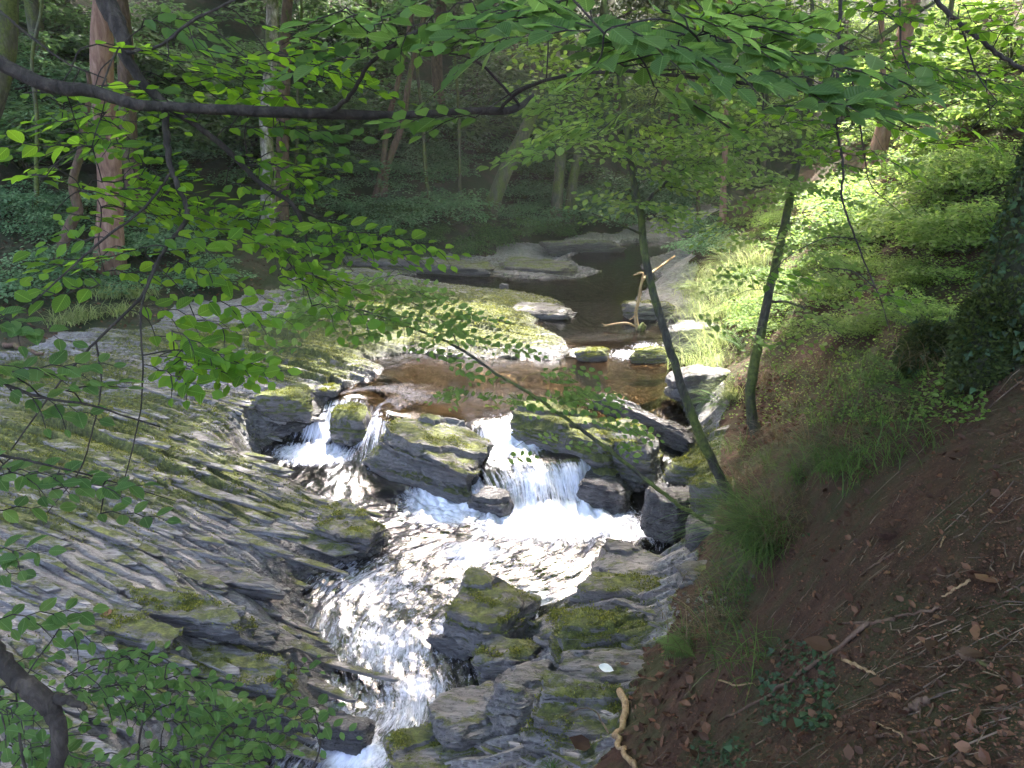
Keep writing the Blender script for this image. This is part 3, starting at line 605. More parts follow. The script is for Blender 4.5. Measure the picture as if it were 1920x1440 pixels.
# pebbles: a gravel mass, and single stones that show
def scatter_stones(name, spots, mat, smin, smax, seed):
    rs = np.random.default_rng(seed); Vt, Ft = CSP[9]; Vt, Ft = cube_sphere(4); VV = []; FF = []; k = 0
    for (px, py, rx, ry, n) in spots:
        for _ in range(n):
            p = ongr(px + rs.normal(0, rx), py + rs.normal(0, ry), 3); s = smin*(smax/smin)**(rs.random()**2)
            a = rs.uniform(0, 2*np.pi); M = np.array([[math.cos(a), -math.sin(a), 0], [math.sin(a), math.cos(a), 0], [0, 0, 1]])
            v = (Vt*(1+.25*rs.normal(size=(len(Vt), 1))*.6)*np.array([1, rs.uniform(.5, .9), rs.uniform(.25, .5)])*s*.5) @ M.T + np.array([p.x, p.y, p.z + s*.12])
            VV.append(v); FF.append(Ft + k); k += len(v)
    return mesh_np(name, np.vstack(VV), np.vstack(FF), mat, None, False)
g = scatter_stones('gravel', [(470,790,90,16,420),(640,1010,50,25,320),(320,900,120,22,380),(560,1085,45,22,260),(500,1040,90,30,260),(260,690,90,20,240),(1290,700,20,30,80),(330,1170,50,20,80),(420,740,60,14,160),(1260,1130,60,25,80),(700,1040,30,10,60)], M_dryrock, .02, .085, 3)
tag(g, 'loose flat slate chips and pebbles scattered in the hollows of the shelf', 'gravel', kind='stuff')
STN = [(380,1100,.12,'rounded grey pebble in front of the dark pointed wedge'),(455,1085,.14,'oval pale pebble beside the dark pointed wedge'),(327,1177,.16,'pale cobble in the hollow under the thick mossy slab'),(455,1013,.13,'grey cobble on the gravel above the wedges'),
       (560,870,.12,'grey cobble at the rim of the left pool'),(475,748,.12,'upright pale cobble beside the mossy rock by the left waterfall'),(1665,1015,.09,'smooth brown stone half sunk in the earth slope'),(1487,1042,.05,'little pale stone on the earth near the grass tuft')]
for i, (px, py, s_, lb) in enumerate(STN):
    p = ongr(px, py, 2); o = boulder('stone', px, py, p.z, s_*1.3, s_, s_*.7, 30*i, M_dirt if px > 1300 else M_dryrock, lb, 'stone', 14, (0,0), .85, .5, .3, seed=60+i); o.location = p + Vector((0, 0, .005))

# ------------------------------------------------------------------ leaves
def leaf_template(kind):
    if kind == 'beech':       # 12 triangles, folded along the rib
        e = [(0,0,0),(.17,.10,.03),(.31,.32,.055),(.33,.52,.05),(.22,.78,.03),(0,1,-.05),(-.22,.78,.03),(-.33,.52,.05),(-.31,.32,.055),(-.17,.10,.03),(0,.33,-.01),(0,.66,-.02)]
        f = [(0,1,10),(1,2,10),(2,3,11),(2,11,10),(3,4,11),(4,5,11),(5,6,11),(6,7,11),(7,8,11),(8,10,11),(8,9,10),(9,0,10)]
    elif kind == 'mid':
        e = [(0,0,0),(.3,.3,.05),(.28,.65,.04),(0,1,-.04),(-.28,.65,.04),(-.3,.3,.05)]; f = [(0,1,2),(0,2,3),(0,3,4),(0,4,5)]
    elif kind == 'far':
        e = [(0,0,0),(.3,.5,.06),(0,1,0),(-.3,.5,.06)]; f = [(0,1,2),(0,2,3)]
    elif kind == 'ivy':
        e = [(0,0,0),(.45,.12,.03),(.30,.45,.02),(0,1,-.03),(-.30,.45,.02),(-.45,.12,.03)]; f = [(0,1,2),(0,2,3),(0,3,4),(0,4,5)]
    elif kind == 'dead':
        e = [(0,0,0),(.28,.2,.12),(.34,.55,.18),(0,1,.2),(-.34,.6,.12),(-.27,.2,.05),(0,.5,-.04)]; f = [(0,1,6),(1,2,6),(2,3,6),(3,4,6),(4,5,6),(5,0,6)]
    elif kind == 'clump':     # six small leaves round a point
        e = []; f = []; rs = np.random.default_rng(3)
        for i in range(6):
            a = rs.uniform(0, 6.28); b = rs.uniform(-.4, .4); d = np.array([math.cos(a)*math.cos(b), math.sin(a)*math.cos(b), math.sin(b)*.5]); s_ = np.array([-math.sin(a), math.cos(a), rs.uniform(-.3,.3)])
            o = rs.normal(0, .25, 3)*np.array([1,1,.4]); k = len(e)
            e += [tuple(o), tuple(o + d*.25 + s_*.13), tuple(o + d*.5), tuple(o + d*.25 - s_*.13)]; f += [(k,k+1,k+2),(k,k+2,k+3)]
    return np.array(e, float), np.array(f, int)
TPL = {k: leaf_template(k) for k in ('beech','mid','far','ivy','dead','clump')}
def leaf_data(kind, mat):
    e, f = TPL[kind]; me = bpy.data.meshes.new('leaf'); me.from_pydata(e.tolist(), [], f.tolist()); me.materials.append(mat); me.polygons.foreach_set('use_smooth', [True]*len(f)); return me
LD = {}
def frames(D, N):            # rotation matrices from leaf direction D and normal N
    D = D/(np.linalg.norm(D, axis=1)[:, None] + 1e-9); X_ = np.cross(D, N); X_ /= np.linalg.norm(X_, axis=1)[:, None] + 1e-9; Z_ = np.cross(X_, D)
    return np.stack([X_, D, Z_], 2)
def join_leaves(name, P, M, sc, kind, mat, parent=None, rs=RNG):
    e, f = TPL[kind]; n = len(P)
    ev = e[None]*np.stack([rs.uniform(.78, 1.15, n), np.ones(n), rs.uniform(-.4, 2.2, n)], 1)[:, None]
    V = np.einsum('nij,nkj->nki', M, ev)*np.asarray(sc)[:, None, None] + P[:, None]
    F = f[None] + (np.arange(n)*len(e))[:, None, None]
    if parent is not None: V = V - np.array(parent.location)
    return mesh_np(name, V.reshape(-1, 3), F.reshape(-1, 3), mat, parent, False, {'tint': np.repeat(rs.random(n), len(f))})
def spray(start, d, n, length, size, rs, out, acc, tiltn=None, sub_=True):
    """flat beech spray: zigzag twig with alternate leaves"""
    d = np.array(d, float); d /= np.linalg.norm(d); up = np.array([0,0,1.0]) if tiltn is None else tiltn
    if tiltn is None: up = up + np.array([rs.normal(0, .18), (-.5 if (rs.random() < .7 or start[2] < 4.4) else .5) + rs.normal(0, .15), 0])
    up = up/np.linalg.norm(up) + rs.normal(0, .10, 3); side = np.cross(d, up); side /= np.linalg.norm(side); up = np.cross(side, d)
    ts = np.linspace(0, 1, n); pts = []
    for i, t in enumerate(ts):
        p = start + d*length*t - np.array([0,0,1])*length*.12*t*t + side*(.012*(-1)**i)*length*2; pts.append(p)
        sg = (-1)**i; ld = d*rs.uniform(.55, .8) + side*sg*rs.uniform(.7, 1.0) + up*rs.normal(-.08, .15)
        if i == n-1: ld = d + up*-.1
        s = size*rs.uniform(.72, 1.12)*(0.8 + .3*math.sin(math.pi*min(t*.9+.1, 1)))
        out.append((p, ld, up + rs.normal(0, .22, 3), s))
        if sub_ and n > 7 and i % 2 == 0 and .05 < t < .75 and rs.random() < .75:
            spray(p, d*.75 + side*sg*.8, max(3, int(n*(.5 - .3*t))), length*(.5 - .3*t), size*.92, rs, out, acc, up, False)
    acc.tube(np.array(pts), np.linspace(.0022, .0009, n), 4)
def leafy(name, label, cat, mat_bark, branches, sprays, lmat, size, seed, part='branch', group=None, leafkind='beech', nobj=300, hollow=None, twigr=.003, knob=.13, sides=10, loc=None):
    """branches: list of (partname, [(px,py,t,r),...]); sprays: list of (px,py,t, spread px, spread t, count, heading deg, leaves, length)"""
    rs = np.random.default_rng(seed)
    b0 = at(*branches[0][1][0][:3]) if not isinstance(branches[0][1][0][0], Vector) else branches[0][1][0][0]
    root = empty(name, loc or b0, label, cat, group); skel = []
    for bn, pl in branches:
        C = crom([(*at(a, b, c), r) for (a, b, c, r) in pl], 7)
        C[1:-1, :3] += rs.normal(0, .25 if C[0, 3] < .02 else .07, (len(C)-2, 3))*C[1:-1, 3:4]
        ac = Acc(); ac.tube(C[:, :3], C[:, 3], sides, knob); ac.build(bn, mat_bark, root); skel.append(C[:, :3])
    SK = np.vstack(skel); tw = Acc(); out = []
    for (px, py, t, sp, st, cnt, head, nl, ln) in sprays:
        for _ in range(cnt):
            p = np.array(at(px + rs.normal(0, sp), py + rs.normal(0, sp*.62), max(.8, t + rs.normal(0, st))))
            a = R(head + rs.normal(0, 32)); d = np.array([math.cos(a), math.sin(a), rs.normal(-.08, .14)])
            st0 = p - d*ln*.5
            k = np.argmin(np.linalg.norm(SK - st0, axis=1) + .25*np.maximum(0, SK[:, 2]*0)); q = SK[k]; L = np.linalg.norm(q - st0)
            m1 = q*.66 + st0*.34 + np.array([0,0,.12*L]) + rs.normal(0, .04*L, 3); m2 = q*.3 + st0*.7 + np.array([0,0,.10*L]) + rs.normal(0, .04*L, 3)
            C = crom([q, m1, m2, st0], 4)
            if L > .02: tw.tube(C, np.linspace(min(twigr*1.6, twigr*(.6+L)), twigr*.6, len(C)), 5)
            SK = np.vstack([SK, C[4:]])
            spray(st0, d, nl, ln, size, rs, out, tw)
    t_w = tw.build('twig', mat_bark, root); t_w and tag(t_w, kind='stuff')
    if out:
        P = np.array([o[0] for o in out]); D = np.array([o[1] for o in out]); N = np.array([o[2] for o in out]); sc = np.array([o[3] for o in out]); M = frames(D, N)
        finish_leaves(root, P, M, sc, leafkind, lmat, nobj, rs)
    return root
def top_crown(root, ctr, r, h, n, mat, seed):
    rs = np.random.default_rng(seed); cc = rs.normal(0, 1, (14, 3)); cc /= np.linalg.norm(cc, axis=1)[:, None]; cc = np.array(ctr) + cc*rs.uniform(.3, 1, (14, 1))*np.array([r, r, h])
    P = cc[rs.integers(0, 14, n)] + rs.normal(0, 1, (n, 3))*np.array([.6, .6, .3])*r*.35; a = rs.uniform(0, 6.28, n)
    D = np.stack([np.cos(a), np.sin(a), rs.normal(-.2, .25, n)], 1); join_leaves('crown', P, frames(D, np.array([0,0,1.]) + rs.normal(0, .35, (n, 3))), rs.uniform(.25, .4, n), 'clump', mat, root, rs)
def finish_leaves(root, P, M, sc, kind, mat, nobj, rs, name='leaf', rest='mid'):
    x, y, f = to_px(P); vis = (x > -20) & (x < 1940) & (y > -20) & (y < 1460) & (f > .1)
    score = np.where(vis, sc/f, 0); order = np.argsort(-score); a = order[:nobj]; a = a[score[a] > 0]; rst = np.setdiff1d(order, a)
    key = (kind, mat.name)
    if key not in LD: LD[key] = leaf_data(kind, leaf_mat(mat.name + '_veined', *VEIN[mat.name], True) if kind == 'beech' else mat)
    off = Vector(root.location)
    for i in a:
        o = bpy.data.objects.new(name, LD[key]); COL.objects.link(o); o.parent = root
        m = Matrix(M[i].tolist()).to_4x4(); m.translation = Vector(P[i]) - off
        o.matrix_local = m @ Matrix.Diagonal((sc[i]*rs.uniform(.78, 1.15), sc[i], sc[i]*rs.uniform(-.6, 2.6), 1))
    if len(rst):
        o = join_leaves('foliage', P[rst], M[rst], sc[rst], rest if kind == 'beech' else kind, mat, root, rs); tag(o, kind='stuff')

# ---- the near tree on the left: the bough that crosses the picture and the limb that crosses it
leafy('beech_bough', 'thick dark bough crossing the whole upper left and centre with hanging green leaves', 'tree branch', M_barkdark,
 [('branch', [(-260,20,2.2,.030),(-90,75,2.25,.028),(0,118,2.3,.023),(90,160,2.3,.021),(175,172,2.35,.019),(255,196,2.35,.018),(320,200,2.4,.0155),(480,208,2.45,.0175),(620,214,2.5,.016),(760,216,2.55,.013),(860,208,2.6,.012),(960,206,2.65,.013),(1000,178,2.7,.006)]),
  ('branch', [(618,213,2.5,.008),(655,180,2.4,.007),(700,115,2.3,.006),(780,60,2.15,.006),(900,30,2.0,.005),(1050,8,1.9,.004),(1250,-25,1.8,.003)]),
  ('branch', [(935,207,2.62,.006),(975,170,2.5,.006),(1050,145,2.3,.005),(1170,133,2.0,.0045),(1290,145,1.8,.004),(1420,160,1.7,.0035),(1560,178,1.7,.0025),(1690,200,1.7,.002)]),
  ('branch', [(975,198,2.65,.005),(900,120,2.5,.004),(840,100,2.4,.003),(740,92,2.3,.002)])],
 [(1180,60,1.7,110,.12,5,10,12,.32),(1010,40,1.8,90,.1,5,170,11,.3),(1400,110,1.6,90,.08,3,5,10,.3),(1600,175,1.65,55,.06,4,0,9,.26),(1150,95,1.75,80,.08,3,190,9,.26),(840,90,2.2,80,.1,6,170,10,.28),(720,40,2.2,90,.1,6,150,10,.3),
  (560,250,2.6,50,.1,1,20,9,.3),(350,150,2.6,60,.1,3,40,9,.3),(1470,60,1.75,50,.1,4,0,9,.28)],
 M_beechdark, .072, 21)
leafy('beech_limb', 'crooked dark limb coming down from the top left and drooping over the shelf', 'tree branch', M_barkdark,
 [('branch', [(150,-120,2.5,.034),(200,0,2.5,.030),(225,60,2.5,.026),(238,110,2.5,.018),(268,155,2.52,.017),(310,195,2.55,.016),(365,232,2.6,.011),(430,285,2.65,.010),(490,345,2.7,.009),(545,380,2.75,.008),(570,430,2.8,.006),(578,480,2.8,.003)]),
  ('branch', [(310,195,2.55,.011),(312,250,2.5,.011),(322,320,2.5,.009),(345,375,2.5,.008),(352,408,2.5,.008),(322,450,2.45,.006),(290,500,2.4,.005),(262,560,2.35,.0045),(180,640,2.3,.004),(110,720,2.25,.003),(20,845,2.2,.002)]),
  ('branch', [(322,322,2.5,.005),(270,390,2.4,.004),(180,460,2.3,.0035),(60,570,2.2,.002)]),
  ('branch', [(300,480,2.4,.004),(265,580,2.3,.003),(268,700,2.25,.0025),(258,800,2.2,.002),(225,930,2.2,.0015)]),
  ('branch', [(180,640,2.3,.003),(190,720,2.3,.0025),(175,800,2.2,.002),(150,880,2.2,.002),(90,960,2.2,.001)]),
  ('branch', [(230,100,2.5,.005),(300,85,2.4,.005),(360,40,2.3,.004),(440,0,2.2,.003)]),
  ('branch', [(0,20,2.7,.004),(60,70,2.7,.004),(130,120,2.7,.003),(200,148,2.7,.002)])],
 [(420,100,2.6,70,.1,7,20,10,.34),(560,130,2.6,60,.1,4,10,10,.34),(470,210,2.7,50,.1,3,20,9,.3),(210,215,2.6,60,.1,4,10,9,.32),(100,240,2.5,50,.1,3,170,9,.3),(80,310,2.5,50,.1,3,180,9,.3),(250,260,2.6,50,.1,4,0,9,.3),(520,310,2.75,45,.06,4,5,9,.34),
  (590,315,2.8,25,.05,1,0,10,.3),(230,365,2.5,70,.1,7,10,10,.32),(330,400,2.6,60,.1,5,0,10,.32),(470,390,2.7,60,.1,4,10,10,.32),(560,470,2.8,60,.1,4,10,10,.32),(400,480,2.6,60,.1,4,0,9,.3),(700,440,2.85,30,.03,3,0,12,.34),(790,450,2.9,8,.02,1,-5,12,.34),
  (620,510,2.85,50,.08,4,10,10,.32),(400,560,2.6,60,.1,3,0,9,.26),(430,590,2.5,60,.1,3,0,9,.26),(120,480,2.3,70,.1,4,200,9,.24),(430,660,2.4,40,.06,5,0,8,.2),(340,700,2.3,30,.05,3,0,8,.2)],
 M_beech, .060, 22)
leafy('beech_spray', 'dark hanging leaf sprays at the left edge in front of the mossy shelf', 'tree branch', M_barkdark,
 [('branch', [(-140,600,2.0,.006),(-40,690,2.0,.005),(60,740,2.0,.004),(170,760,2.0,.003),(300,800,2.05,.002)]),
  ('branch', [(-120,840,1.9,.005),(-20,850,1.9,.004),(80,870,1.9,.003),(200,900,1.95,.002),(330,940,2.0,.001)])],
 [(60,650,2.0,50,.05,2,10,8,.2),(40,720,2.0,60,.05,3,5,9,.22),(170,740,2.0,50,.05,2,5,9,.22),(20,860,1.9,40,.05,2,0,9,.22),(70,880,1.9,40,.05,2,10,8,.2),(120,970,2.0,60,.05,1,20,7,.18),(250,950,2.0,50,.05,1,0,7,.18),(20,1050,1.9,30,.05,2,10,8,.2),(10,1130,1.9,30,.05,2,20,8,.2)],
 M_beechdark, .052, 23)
# ---- bottom left: forked stub and low leafy twigs
leafy('forked_branch', 'thick dark forked branch with a short broken stub in the bottom left corner', 'tree branch', M_barkdark,
 [('branch', [(-120,1130,1.45,0.0222),(-30,1205,1.45,0.0200),(25,1265,1.45,0.0178),(75,1305,1.45,0.0192),(105,1345,1.45,0.0155),(112,1400,1.45,0.0141),(98,1460,1.45,0.0141),(80,1560,1.45,0.0148)]),
  ('stub', [(72,1308,1.45,0.0133),(110,1310,1.45,0.0096),(140,1318,1.44,0.0067),(162,1326,1.44,0.0044)])], [], M_beechdark, .05, 24, knob=.12, sides=14)
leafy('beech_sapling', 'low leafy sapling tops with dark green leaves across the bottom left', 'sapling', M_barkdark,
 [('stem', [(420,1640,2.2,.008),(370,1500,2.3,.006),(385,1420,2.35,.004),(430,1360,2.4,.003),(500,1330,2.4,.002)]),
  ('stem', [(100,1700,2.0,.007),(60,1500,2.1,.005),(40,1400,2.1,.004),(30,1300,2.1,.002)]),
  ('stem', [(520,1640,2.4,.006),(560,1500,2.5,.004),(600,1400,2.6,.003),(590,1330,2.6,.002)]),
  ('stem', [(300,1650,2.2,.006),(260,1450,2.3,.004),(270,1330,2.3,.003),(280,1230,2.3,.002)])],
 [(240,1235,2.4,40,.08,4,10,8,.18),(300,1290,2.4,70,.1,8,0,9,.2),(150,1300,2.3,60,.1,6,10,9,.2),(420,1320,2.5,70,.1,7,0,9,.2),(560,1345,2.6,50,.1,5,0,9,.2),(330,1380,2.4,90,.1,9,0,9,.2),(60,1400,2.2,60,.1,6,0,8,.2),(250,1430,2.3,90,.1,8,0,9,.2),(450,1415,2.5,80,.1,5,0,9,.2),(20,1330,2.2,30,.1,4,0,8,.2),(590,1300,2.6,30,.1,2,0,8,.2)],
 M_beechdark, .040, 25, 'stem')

# ---- leaning bough from the right bank over the pool
leafy('leaning_bough', 'long thin bough leaning from the right bank up left over the falls and pool', 'tree branch', M_barkmoss,
 [('branch', [(1385,998,6.2,.013),(1340,985,6.2,.014),(1285,955,6.2,.016),(1230,915,6.15,.016),(1150,850,6.1,.016),(1075,795,6.0,.014),(1000,742,5.9,.013),(930,700,5.8,.011),(860,652,5.7,.010),(780,618,5.6,.008),(700,588,5.5,.006),(600,560,5.4,.004),(520,540,5.3,.003)]),
  ('branch', [(862,655,5.7,.005),(845,620,5.65,.005),(820,595,5.6,.004),(760,560,5.5,.003),(700,530,5.4,.002)]),
  ('branch', [(975,720,5.85,.004),(930,715,5.8,.003),(880,708,5.8,.002)])],
 [(620,560,5.4,60,.15,10,180,11,.4),(700,570,5.5,50,.12,9,190,11,.4),(540,560,5.3,50,.1,6,180,11,.4),(760,590,5.5,50,.1,7,190,10,.36),(850,610,5.6,50,.1,5,0,9,.3),(640,620,5.5,70,.15,6,200,10,.36),(830,640,5.6,50,.1,4,0,9,.3),(1010,710,5.9,45,.1,7,0,9,.3),(1090,740,6.0,50,.1,8,0,9,.3),(850,740,5.8,14,.05,3,190,9,.28),
  (1140,790,6.1,45,.1,6,0,9,.28),(1010,800,6.0,25,.1,1,0,7,.24),(920,760,5.9,20,.1,2,180,7,.22),(960,665,5.8,20,.1,2,0,7,.22),(1100,850,6.1,60,.1,3,0,7,.22)],
 M_young, .072, 26)

# ---- the two saplings on the right bank
SA = [('trunk', [(1385,960,7.9,0.0714),(1362,918,7.9,0.0571),(1322,838,7.8,0.0487),(1285,745,7.7,0.0437),(1255,650,7.6,0.0412),(1228,560,7.5,0.0378),(1208,470,7.4,0.0361),(1201,400,7.3,0.0353),(1186,330,7.2,0.0311),(1176,250,7.1,0.0286),(1165,165,7.0,0.0260),(1150,80,6.9,0.0235),(1120,-60,6.9,0.0185),(1090,-250,7.0,0.0101)]),
  ('branch', [(1204,388,7.3,.018),(1240,350,7.2,.014),(1275,322,7.1,.010),(1330,300,7.0,.006)]),
  ('branch', [(1240,350,7.2,.010),(1262,352,7.1,.008),(1300,360,7.1,.005)]),
  ('branch', [(1178,260,7.1,.014),(1215,215,7.2,.010),(1235,160,7.2,.006),(1250,80,7.2,.004)]),
  ('branch', [(1180,300,7.1,.012),(1100,290,6.3,.009),(1040,285,5.5,.006),(980,290,4.9,.003)]),
  ('branch', [(1168,190,7.0,.012),(1080,190,6.7,.008),(1000,200,6.4,.004)]),
  ('branch', [(1208,440,7.4,.012),(1160,420,6.9,.007),(1110,400,6.6,.003)])]
t_ = leafy('beech_sapling', 'slender sapling leaning left, rooted just above the mossy blocks, forked at head height', 'tree', M_barkmoss, SA,
 [(960,297,4.8,10,.05,1,178,13,.42),(1010,285,5.0,12,.05,2,170,10,.36),(1060,262,5.4,30,.1,4,170,10,.4),(1120,240,6,50,.2,8,180,11,.5),(1050,200,6.4,45,.2,12,180,11,.5),(1130,130,6.8,60,.2,8,190,11,.5),(1230,250,7.1,60,.3,16,0,11,.5),(1160,390,6.8,30,.15,5,180,9,.4),(1300,300,7.1,60,.3,18,0,11,.5),(1340,200,7.2,80,.3,24,0,11,.5),
  (1280,380,7.1,50,.2,10,0,11,.45),(1300,100,7.2,80,.3,22,0,11,.5),(1080,120,7.0,70,.2,14,180,11,.5),(1250,30,7,100,.3,12,0,11,.5)], M_young, .085, 27); top_crown(t_, (.7, 7.8, 8.2), 2.4, 1.1, 1500, M_beech, 5)
SB = [('trunk', [(1425,835,9.3,0.0924),(1413,800,9.3,0.0714),(1407,735,9.2,0.0605),(1422,645,9.1,0.0554),(1440,560,9.0,0.0521),(1458,480,8.9,0.0487),(1476,400,8.8,0.0462),(1495,300,8.7,0.0420),(1508,230,8.6,0.0378),(1516,160,8.5,0.0353),(1525,120,8.5,0.0420),(1524,60,8.5,0.0252),(1520,-60,8.5,0.0210)]),
  ('branch', [(1522,135,8.5,.036),(1545,125,8.5,.034),(1575,115,8.5,.030),(1615,95,8.5,.028),(1660,62,8.5,.026),(1700,35,8.5,.024),(1760,0,8.5,.02)]),
  ('branch', [(1485,350,8.75,.015),(1478,322,8.6,.016),(1460,325,8.4,.014),(1430,350,8.2,.010),(1380,340,8,.006)]),
  ('branch', [(1540,125,8.5,.015),(1590,85,8.6,.013),(1640,40,8.7,.010),(1700,10,8.8,.006)]),
  ('branch', [(1447,565,9.0,.016),(1490,570,8.8,.012),(1540,600,8.6,.008),(1590,640,8.4,.004)])]
t_ = leafy('beech_sapling', 'upright sapling with a sharp side fork near the top, standing in red leaf litter', 'tree', M_barkmoss, SB,
 [(1400,320,8.2,60,.3,12,180,11,.5),(1400,400,8.3,60,.3,12,180,11,.5),(1450,180,8.5,90,.3,18,180,11,.5),(1620,130,8.5,90,.4,30,0,11,.5),(1560,60,8.5,100,.4,24,0,11,.5),(1560,300,8.4,70,.3,12,0,11,.5),(1530,400,8.3,70,.3,10,0,10,.45),(1560,500,8.3,60,.3,8,0,10,.45),(1480,630,8.6,60,.2,6,0,9,.4),(1360,520,8.8,40,.2,4,180,9,.4),(1440,450,8.7,40,.2,4,180,9,.4),(1600,590,8.3,50,.2,5,0,9,.4)],
 M_young, .085, 28); top_crown(t_, (3.6, 9.6, 8.0), 2.2, 1.1, 1300, M_young, 6)
# ---- thin hanging branches at the right
leafy('hanging_branch', 'thin wavy branch hanging from the top edge in front of the upright sapling', 'tree branch', M_barkdark,
 [('branch', [(1578,-120,3.6,.010),(1576,0,3.6,.009),(1574,60,3.6,.0085),(1578,105,3.6,.008),(1566,160,3.6,.0065),(1566,225,3.65,.006),(1574,270,3.7,.006),(1581,320,3.7,.0055),(1578,370,3.75,.005),(1598,430,3.8,.0045),(1620,490,3.85,.004),(1650,560,3.9,.003),(1668,620,3.9,.002)]),
  ('branch', [(1578,100,3.6,.005),(1600,160,3.65,.004),(1612,230,3.7,.004),(1622,300,3.75,.003),(1635,350,3.8,.0025),(1690,400,3.85,.0015)]),
  ('branch', [(1575,70,3.6,.005),(1550,110,3.6,.004),(1560,150,3.6,.003),(1480,200,3.6,.002)]),
  ('branch', [(1576,85,3.6,.004),(1650,120,3.55,.003),(1700,160,3.5,.002),(1760,220,3.5,.0015)])],
 [(1440,60,3.7,60,.1,5,180,9,.3),(1360,40,3.8,50,.1,4,180,9,.3),(1530,60,3.6,50,.1,3,180,9,.3),(1620,210,3.7,50,.1,4,0,9,.28),(1670,140,3.6,60,.1,4,0,9,.3),(1500,210,3.6,40,.1,3,180,9,.28),(1620,290,3.8,30,.1,3,0,8,.26),(1560,300,3.8,40,.1,1,180,8,.24),(1450,550,4.6,30,.05,1,180,8,.3),(1660,500,3.9,60,.1,2,0,8,.26)],
 M_beech, .060, 29)
leafy('hanging_branch', 'arching branch sloping down to the right edge from the top right', 'tree branch', M_barkdark,
 [('branch', [(1700,-80,3.2,.012),(1757,0,3.2,.010),(1800,45,3.2,.009),(1860,92,3.2,.009),(1920,132,3.2,.008),(2020,180,3.2,.008)]),
  ('branch', [(1798,42,3.2,.005),(1815,90,3.25,.004),(1835,145,3.3,.003),(1870,190,3.3,.002)]),
  ('branch', [(1684,-40,3.3,.005),(1688,40,3.3,.0045),(1690,90,3.3,.004),(1705,130,3.3,.003)])],
 [(1760,60,3.4,60,.1,5,0,9,.28),(1850,40,3.3,60,.1,5,0,9,.28),(1880,160,3.4,40,.1,3,0,9,.26),(1780,160,3.5,60,.1,5,0,9,.28),(1700,200,3.6,50,.1,3,0,9,.26),(1850,220,3.5,50,.1,3,0,8,.26)],
 M_beech, .055, 30)

# ------------------------------------------------------------------ moss cushions standing proud of the rock
M_mossb = leaf_mat('moss_cushion', (.05,.062,.016), (.10,.118,.026), (.20,.22,.05), .3)
def moss_fuzz(parent, Vw, Nw, w, n, seed, size=(.010, .026)):
    rs = np.random.default_rng(seed); w = w/(w.sum() + 1e-9); i = rs.choice(len(Vw), n, p=w)
    P = Vw[i] + rs.normal(0, .012, (n, 3))*np.array([1, 1, .3]); D = Nw[i] + rs.normal(0, .55, (n, 3)); a = rs.normal(size=(n, 3))
    o = join_leaves('moss', P, frames(D, a), rs.uniform(*size, n), 'far', M_mossb, parent, rs); tag(o, kind='stuff')
for o in list(COL.objects):
    if o.type != 'MESH' or o.parent or o.name.split('.')[0] not in ('boulder', 'rock_ledge_block', 'slate_ledge', 'slate_slab'): continue
    mn_ = o.data.materials[0].name
    if 'mossy' not in mn_: continue
    m_ = len(o.data.vertices); vv = np.empty(m_*3, np.float32); o.data.vertices.foreach_get('co', vv); vv = vv.reshape(-1, 3).astype(float); nn = np.empty(m_*3, np.float32); o.data.vertex_normals.foreach_get('vector', nn); nn = nn.reshape(-1, 3).astype(float)
    Vw = vv + np.array(o.location); cl = fbm(Vw[:, 0]*4.5, Vw[:, 1]*6, Vw[:, 2]*5, 4); th = -.15 if 'very' in mn_ else .12
    w_ = np.clip(nn[:, 2] - .25, 0, 1)*sm(th, th + .25, cl)
    if w_.sum() > 5: moss_fuzz(o, Vw, nn, w_, 2600 if m_ > 4000 else 1300, m_)
_vm = moss.ravel(); _sel = np.where((reg_v := (RK.ravel() > .5) & (SD.ravel() < -.05) & (_vm > .33) & (X.ravel() > -9) & (Y.ravel() < 19)))[0]
_cl = fbm(V[_sel, 0]*2.2 + V[_sel, 1]*.6, V[_sel, 1]*7, 3.3, 4); _gy = np.gradient(YA)[_sel//nx]*np.gradient(XA)[_sel % nx]
moss_fuzz(shelf_o, V[_sel], np.tile(np.array([0., -.15, 1.]), (len(_sel), 1)), _vm[_sel]**2*sm(-.1, .25, _cl)*_gy, 60000, 9, (.012, .032))
# ------------------------------------------------------------------ where a repeated thing stands, in words
LANDM = [('the thin hanging branch', 1600, 400), ('the arching top right branch', 1850, 90), ('the pale stone', 945, 543), ('the crossing of the dark boughs', 310, 200), ('the reddish pine', 205, 250), ('the pale patched trunk', 505, 250), ('the slanting alder pair', 730, 270), ('the stout slanting trunk', 950, 250), ('the leaning sapling', 1205, 400), ('the upright sapling', 1450, 500),
 ('the fork of the upright sapling', 1530, 130), ('the ivy covered trunk', 1880, 420), ('the pinkish larch trunk', 1640, 300), ('the far pool', 1140, 480), ('the standing dead branch', 1198, 570), ('the big grass tuft', 1440, 1000), ('the ivy stump', 1715, 650), ('the left picture edge', 0, 450), ('the brown leaning stem', 130, 400), ('the pale arching grass', 1370, 740), ('the top right corner', 1900, 30)]
USED = set()
def where(base, p, fb=None):
    px, py, f = to_px([[p[0], p[1], p[2]]]); px, py = float(px[0]), float(py[0])
    if float(f[0]) < .1 or not (-80 < px < 2000) : return fb or base
    for nm, lx_, ly_ in sorted(LANDM, key=lambda q: math.hypot(px - q[1], py - q[2])):
        dx, dy = px - lx_, py - ly_; parts = []
        if abs(dy) > 35: parts.append(('high ' if dy < -150 else '') + 'above' if dy < 0 else ('well ' if dy > 150 else '') + 'below')
        if abs(dx) > 25: parts.append(('far ' if abs(dx) > 260 else '') + ('left of' if dx < 0 else 'right of'))
        lb = base + ' ' + (' and '.join(parts) if parts else 'right at') + ' ' + nm
        if lb not in USED and len(lb.split()) <= 16: USED.add(lb); return lb
    return fb or base
